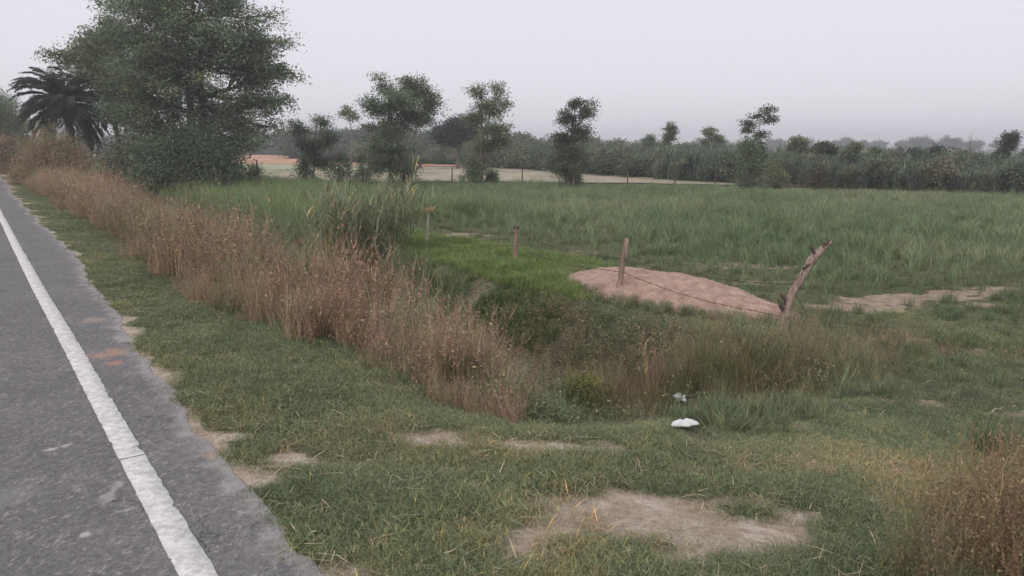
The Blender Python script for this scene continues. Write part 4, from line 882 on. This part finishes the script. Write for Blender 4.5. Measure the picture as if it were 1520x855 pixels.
# ================================================================== FENCE
wood = solid('weathered_wood', (.16, .11, .09), (.40, .31, .26), 16, .9, .9, (1, 1, .12), .02)
redwood = solid('reddish_wood', (.18, .12, .10), (.38, .27, .23), 16, .9, .8, (1, 1, .12), .02)
palew = solid('pale_cane_wood', (.36, .32, .26), (.55, .50, .42), 20, .8, .4, (1, 1, .2), .01)
darkw = solid('dark_knot', (.06, .045, .04), (.16, .12, .10), 20, .95, 1., (1, 1, 1), .02)
def gpt(px, py, z=None):
    zz = -1.0
    for _ in range(20): p = P(px, py, zz); zz = .5*zz+.5*float(H(*p))
    return np.array([p[0], p[1], zz])
G_POST = 'stakes of the wire fence'
# crooked trunk post
p4 = gpt(1163, 494); Y4 = p4[1]; L4 = lambda px, py, dy=0.: W(px, py, Y4+dy)-p4
root = empty('fence_post', p4, 'crooked weathered trunk post with broken forked top, leaning right', 'fence post', G_POST)
mb = MB(); pp = np.array([L4(1160, 505), L4(1163, 480), L4(1168, 455), L4(1178, 432), L4(1190, 412), L4(1200, 395), L4(1212, 377), L4(1226, 365), L4(1236, 359)]); 
t = np.linspace(0, 8, 34); pp = np.stack([np.interp(t, np.arange(9), pp[:, a]) for a in range(3)], -1)+np.random.default_rng(5).normal(size=(34, 3))*.006
rad = np.interp(t, [0, 2, 4, 6, 7, 8], [.07, .06, .054, .058, .04, .02]); tube(mb, pp, rad, 12, rough=.17, seed=9); mb.build('trunk', wood, root, True)
for a, b, r0, r1 in [((1212, 377), (1203, 364), .035, .012), ((1219, 370), (1231, 357), .03, .008), ((1168, 452), (1158, 436), .04, .02), ((1203, 392), (1191, 399), .03, .018), ((1163, 458), (1157, 452), .035, .02), ((1166, 488), (1176, 500), .02, .01)]:
    mb = MB(); c = crv(L4(*a), L4(*b, -.06), 7, .2); tube(mb, c, np.linspace(r0, r1, 7), 8, rough=.35, seed=int(a[0])); mb.build('branch_stub', darkw if r0 > .025 else wood, root)
mb = MB()
g = np.random.default_rng(77)
for k in range(34):   # flaking bark and frayed fibres
    i = g.integers(3, 33); c = pp[i]+g.normal(size=3)*.045; e = c+np.array([g.normal()*.06, g.normal()*.04, g.random()*.12]); tube(mb, crv(c, e, 3, .1), np.array([.006, .004, .002]), 4, cap=False)
tag(mb.build('bark_shreds', darkw, root), kind='stuff')
def stake(px0, py0, px1, py1, r, mat, label, rough=.1, seed=1):
    p = gpt(px0, py0); root = empty('fence_post', p, label, 'fence post', G_POST); mb = MB(); top = W(px1, py1, p[1]+.05)-p
    c = crv((0, 0, -.25), top, 12, .02, seed); tube(mb, c, np.linspace(r, r*.8, 12), 9, rough=rough, seed=seed); mb.build('stake', mat, root, True); return root, p, top, c
post3 = stake(912, 441, 931, 354, .055, redwood, 'leaning reddish stake in front of the earth heap', .12, 21)
post2 = stake(765, 392, 766, 338, .055, redwood, 'upright reddish stake with a capped top in the bright grass', .12, 22)
post1 = stake(632, 366, 636, 312, .042, palew, 'pale slim stake topped with dry straw beside the reeds', .04, 23)
mb = MB(); tube(mb, [post2[2]+np.array([-.06, 0, -.01]), post2[2], post2[2]+np.array([.07, 0, -.02])], [.04, .055, .035], 8, rough=.3); mb.build('cap', darkw, post2[0])
mb = MB(); c = post1[3]
for z in (.35, .55, .75): i = int(z*11); mb = MB(); tube(mb, [c[i]-np.array([0, 0, .008]), c[i]+np.array([0, 0, .008])], .044, 9); mb.build('node', palew, post1[0])
# straw crown hung over the pale stake
g = np.random.default_rng(88); tp = post1[1]+post1[2]; root = empty('straw_bundle', tp, 'drooping bundle of orange dry straw on top of the pale stake', 'straw bundle'); mb = MB(); n = 90
b = np.stack([g.normal(size=n)*.06, g.normal(size=n)*.05, g.normal(size=n)*.03-.02], -1)
blades(mb, b, g.random(n)*6.283, .18+.35*g.random(n), .010+.01*g.random(n), .9+.5*g.random(n), .3+1.1*g.random(n), 4, varc(n, .7, 1.4, .06, g), g=g); mb.build('straw', leafmat((.50, .30, .15)), root)
# barbed wires: each strand is one thing
wire_m = solid('rusty_wire', (.05, .035, .03), (.12, .085, .07), 40, .7, .2)
PP = [p4, post3[1], post2[1], post1[1]]
def hook(k, h):   # point on post k at height h
    if k == 0: i = int(np.argmin(abs(pp[:, 2]-h))); return p4+pp[i]+np.array([-.02, -.05, 0])
    st_ = (post3, post2, post1)[k-1]; cc = st_[3]; i = int(np.argmin(abs(cc[:, 2]-h))); return st_[1]+cc[i]+np.array([0, -.055, 0])
def strand(name, pts, sag, label, seed):
    g = np.random.default_rng(seed); C_ = []
    for (a, b), s in zip(zip(pts[:-1], pts[1:]), sag):
        t = np.linspace(0, 1, 40)[:, None]; c = a*(1-t)+b*t; c[:, 2] -= 4*s*(t*(1-t))[:, 0]; c += np.concatenate([np.zeros((1, 3)), np.cumsum(g.normal(size=(38, 3))*.004, 0)*np.sin(np.linspace(0, math.pi, 38))[:, None], np.zeros((1, 3))]); C_.append(c[:-1])
    C_.append(pts[-1][None]); c = np.vstack(C_); o0 = c[0].copy(); root = empty(name, o0, label, 'wire', 'barbed wires of the fence'); c = c-o0
    mb = MB(); tube(mb, c, .0045, 5); tube(mb, c+np.stack([.005*np.cos(np.arange(len(c))), .005*np.sin(np.arange(len(c))), .005*np.sin(np.arange(len(c)))], -1), .003, 4); mb.build('wire', wire_m, root)
    mb = MB(); L = 0
    for i in range(0, len(c)-1, 2):
        for _ in range(2): d = g.normal(size=3)*.022; tube(mb, [c[i]-d, c[i], c[i]+d], [.001, .003, .001], 3, cap=False)
    tag(mb.build('barbs', wire_m, root), kind='stuff')
far_end = gpt(1300, 512)+np.array([.2, 0, .25])
strand('barbed_wire', [far_end, hook(0, .27), hook(1, .42), hook(2, .45), hook(3, .35)], [.02, .06, .08, .08], 'lower rusty barbed wire strung along all the stakes', 1)
strand('barbed_wire', [hook(0, .75), hook(1, .72)], [.12], 'upper rusty barbed wire from the crooked post to the leaning stake', 2)
strand('barbed_wire', [hook(1, .75), hook(2, .72), hook(3, .7)], [.10, .12], 'upper rusty barbed wire from the leaning stake past the capped stake to the straw-topped stake', 4)
strand('barbed_wire', [hook(0, .62)+np.array([.03, 0, 0]), p4+np.array([.45, -.1, .15]), p4+np.array([.9, .1, .06])], [.05, .02], 'loose end of wire hanging right of the crooked post', 3)
# small stakes far out in the fields
for i, (px, Yd, h, lab) in enumerate([(384, 48, 1.9, 'thin stake in the grass at the left, before the pale field'), (671, 56, 1.2, 'tiny far stake left of the upright leafy tree'), (775, 55, 1.4, 'tiny far stake between the two middle row trees'), (930, 50, .95, 'tiny short stake in the crop edge right of the feathery tree'), (1000, 51, 1.6, 'slim far stake left of the round dark bush, nearer the feathery tree'), (1060, 51, 1.5, 'slim far stake nearest the round dark bush')]):
    q_ = W(px, 300, Yd); p = np.array([q_[0], Yd, float(H(q_[0], Yd))]); mb = MB(); tube(mb, crv((0, 0, -.1), (.04, 0, h), 6, .02), np.linspace(.05, .035, 6), 7, rough=.1)
    o = mb.build('field_stake', darkw); o.location = tuple(p); tag(o, lab, 'stake', 'thin stakes in the fields')

# ================================================================== LITTER
plastic, nt_ = newmat('white_plastic'); b_ = node(nt_, 'ShaderNodeBsdfPrincipled'); b_.inputs['Base Color'].default_value = (.60, .61, .62, 1); b_.inputs['Roughness'].default_value = .45
b_.inputs['Subsurface Weight'].default_value = 0; o_ = node(nt_, 'ShaderNodeOutputMaterial'); nt_.links.new(b_.outputs[0], o_.inputs[0])
def bag(px, py, w_, d_, hh_, rz, label, tiltx=0., seed=1):
    p = Pt(px, py); n = 34; g1, g2_ = np.meshgrid(np.linspace(-1, 1, n), np.linspace(-1, 1, n)); r = np.maximum(abs(g1), abs(g2_)); th = np.arctan2(g2_, g1)
    out = 1+.18*np.sin(th*2+seed)+.12*np.sin(th*5+seed*2); X_ = r*np.cos(th)*w_/2*out; Y_ = r*np.sin(th)*d_/2*out
    crk = (fbm(X_*1+seed, Y_, .05, seed, 4)-.5); Zt = hh_*(1-r**2.2)*(.5+2.2*(crk+.3))+.01; Zb = np.full_like(Zt, .001)-.0*r
    top = np.stack([X_, Y_, Zt], -1).reshape(-1, 3); bot = np.stack([X_, Y_, Zb], -1).reshape(-1, 3); ii = (np.arange(n-1)[:, None]*n+np.arange(n-1)[None]).ravel()
    f = np.stack([ii, ii+1, ii+n+1, ii+n], -1); mb = MB(); mb.add(top, f)
    rim = np.concatenate([np.arange(n), np.arange(1, n)*n+n-1, (n-1)*n+np.arange(n-2, -1, -1), np.arange(n-2, 0, -1)*n]); k = len(rim); mb.add(bot, f[:, ::-1]); a = rim; b = np.roll(rim, -1)
    mb.F4.append(np.stack([a, a+n*n, b+n*n, b], -1)); mb.c4.append(np.ones((k, 3)))
    o = mb.build('plastic_scrap', plastic, smooth=True); o.location = (p[0], p[1], p[2]+(.028 if tiltx == 0 else .13)); o.rotation_euler = (tiltx, 0, rz); return tag(o, label, 'litter', 'white plastic scraps on the grass')
bag(1015, 636, .17, .11, .032, .05, 'flat crumpled white plastic scrap lying on the turf', 0, 1)
bag(1009, 604, .17, .13, .05, -.7, 'crumpled white plastic scrap propped against the tussocks', .9, 2)
# pale fallen stick by the road edge and twigs
for i, (a, b, r, lab) in enumerate([((188, 505), (200, 493), .006, 'pale bent twig on the asphalt edge beside the turf'), ((1285, 748), (1305, 750), .005, 'pale curved twig on the turf near the right corner'), ((1465, 622), (1490, 610), .005, 'pale twig on the bare earth at the right edge'), ((545, 688), (560, 678), .004, 'short straw-coloured twig on the near turf')]):
    A0 = Pt(*a); B0 = Pt(*b); mb = MB(); c = crv((0, 0, .02), B0-A0+np.array([0, 0, .03]), 8, .3, 200+i); tube(mb, c, np.linspace(r, r*.5, 8), 6, rough=.1); o = mb.build('twig', palew); o.location = tuple(A0); tag(o, lab, 'twig', 'pale twigs on the ground')

# ================================================================== HAZE
bm = MB(); x0, x1, y0, y1, z0, z1 = -950, 950, -200, 1500, -3.5, 26.
V8 = [(x, y, z) for z in (z0, z1) for y in (y0, y1) for x in (x0, x1)]
bm.add(V8, [(0, 2, 3, 1), (4, 5, 7, 6), (0, 1, 5, 4), (2, 6, 7, 3), (0, 4, 6, 2), (1, 3, 7, 5)])
hm, nt_ = newmat('haze'); pv = node(nt_, 'ShaderNodeVolumePrincipled'); pv.inputs['Color'].default_value = (.90, .90, .96, 1); pv.inputs['Density'].default_value = HAZE_D; pv.inputs['Anisotropy'].default_value = .1
o_ = node(nt_, 'ShaderNodeOutputMaterial'); nt_.links.new(pv.outputs[0], o_.inputs['Volume'])
if HAZE_D: tag(bm.build('haze', hm), kind='stuff')
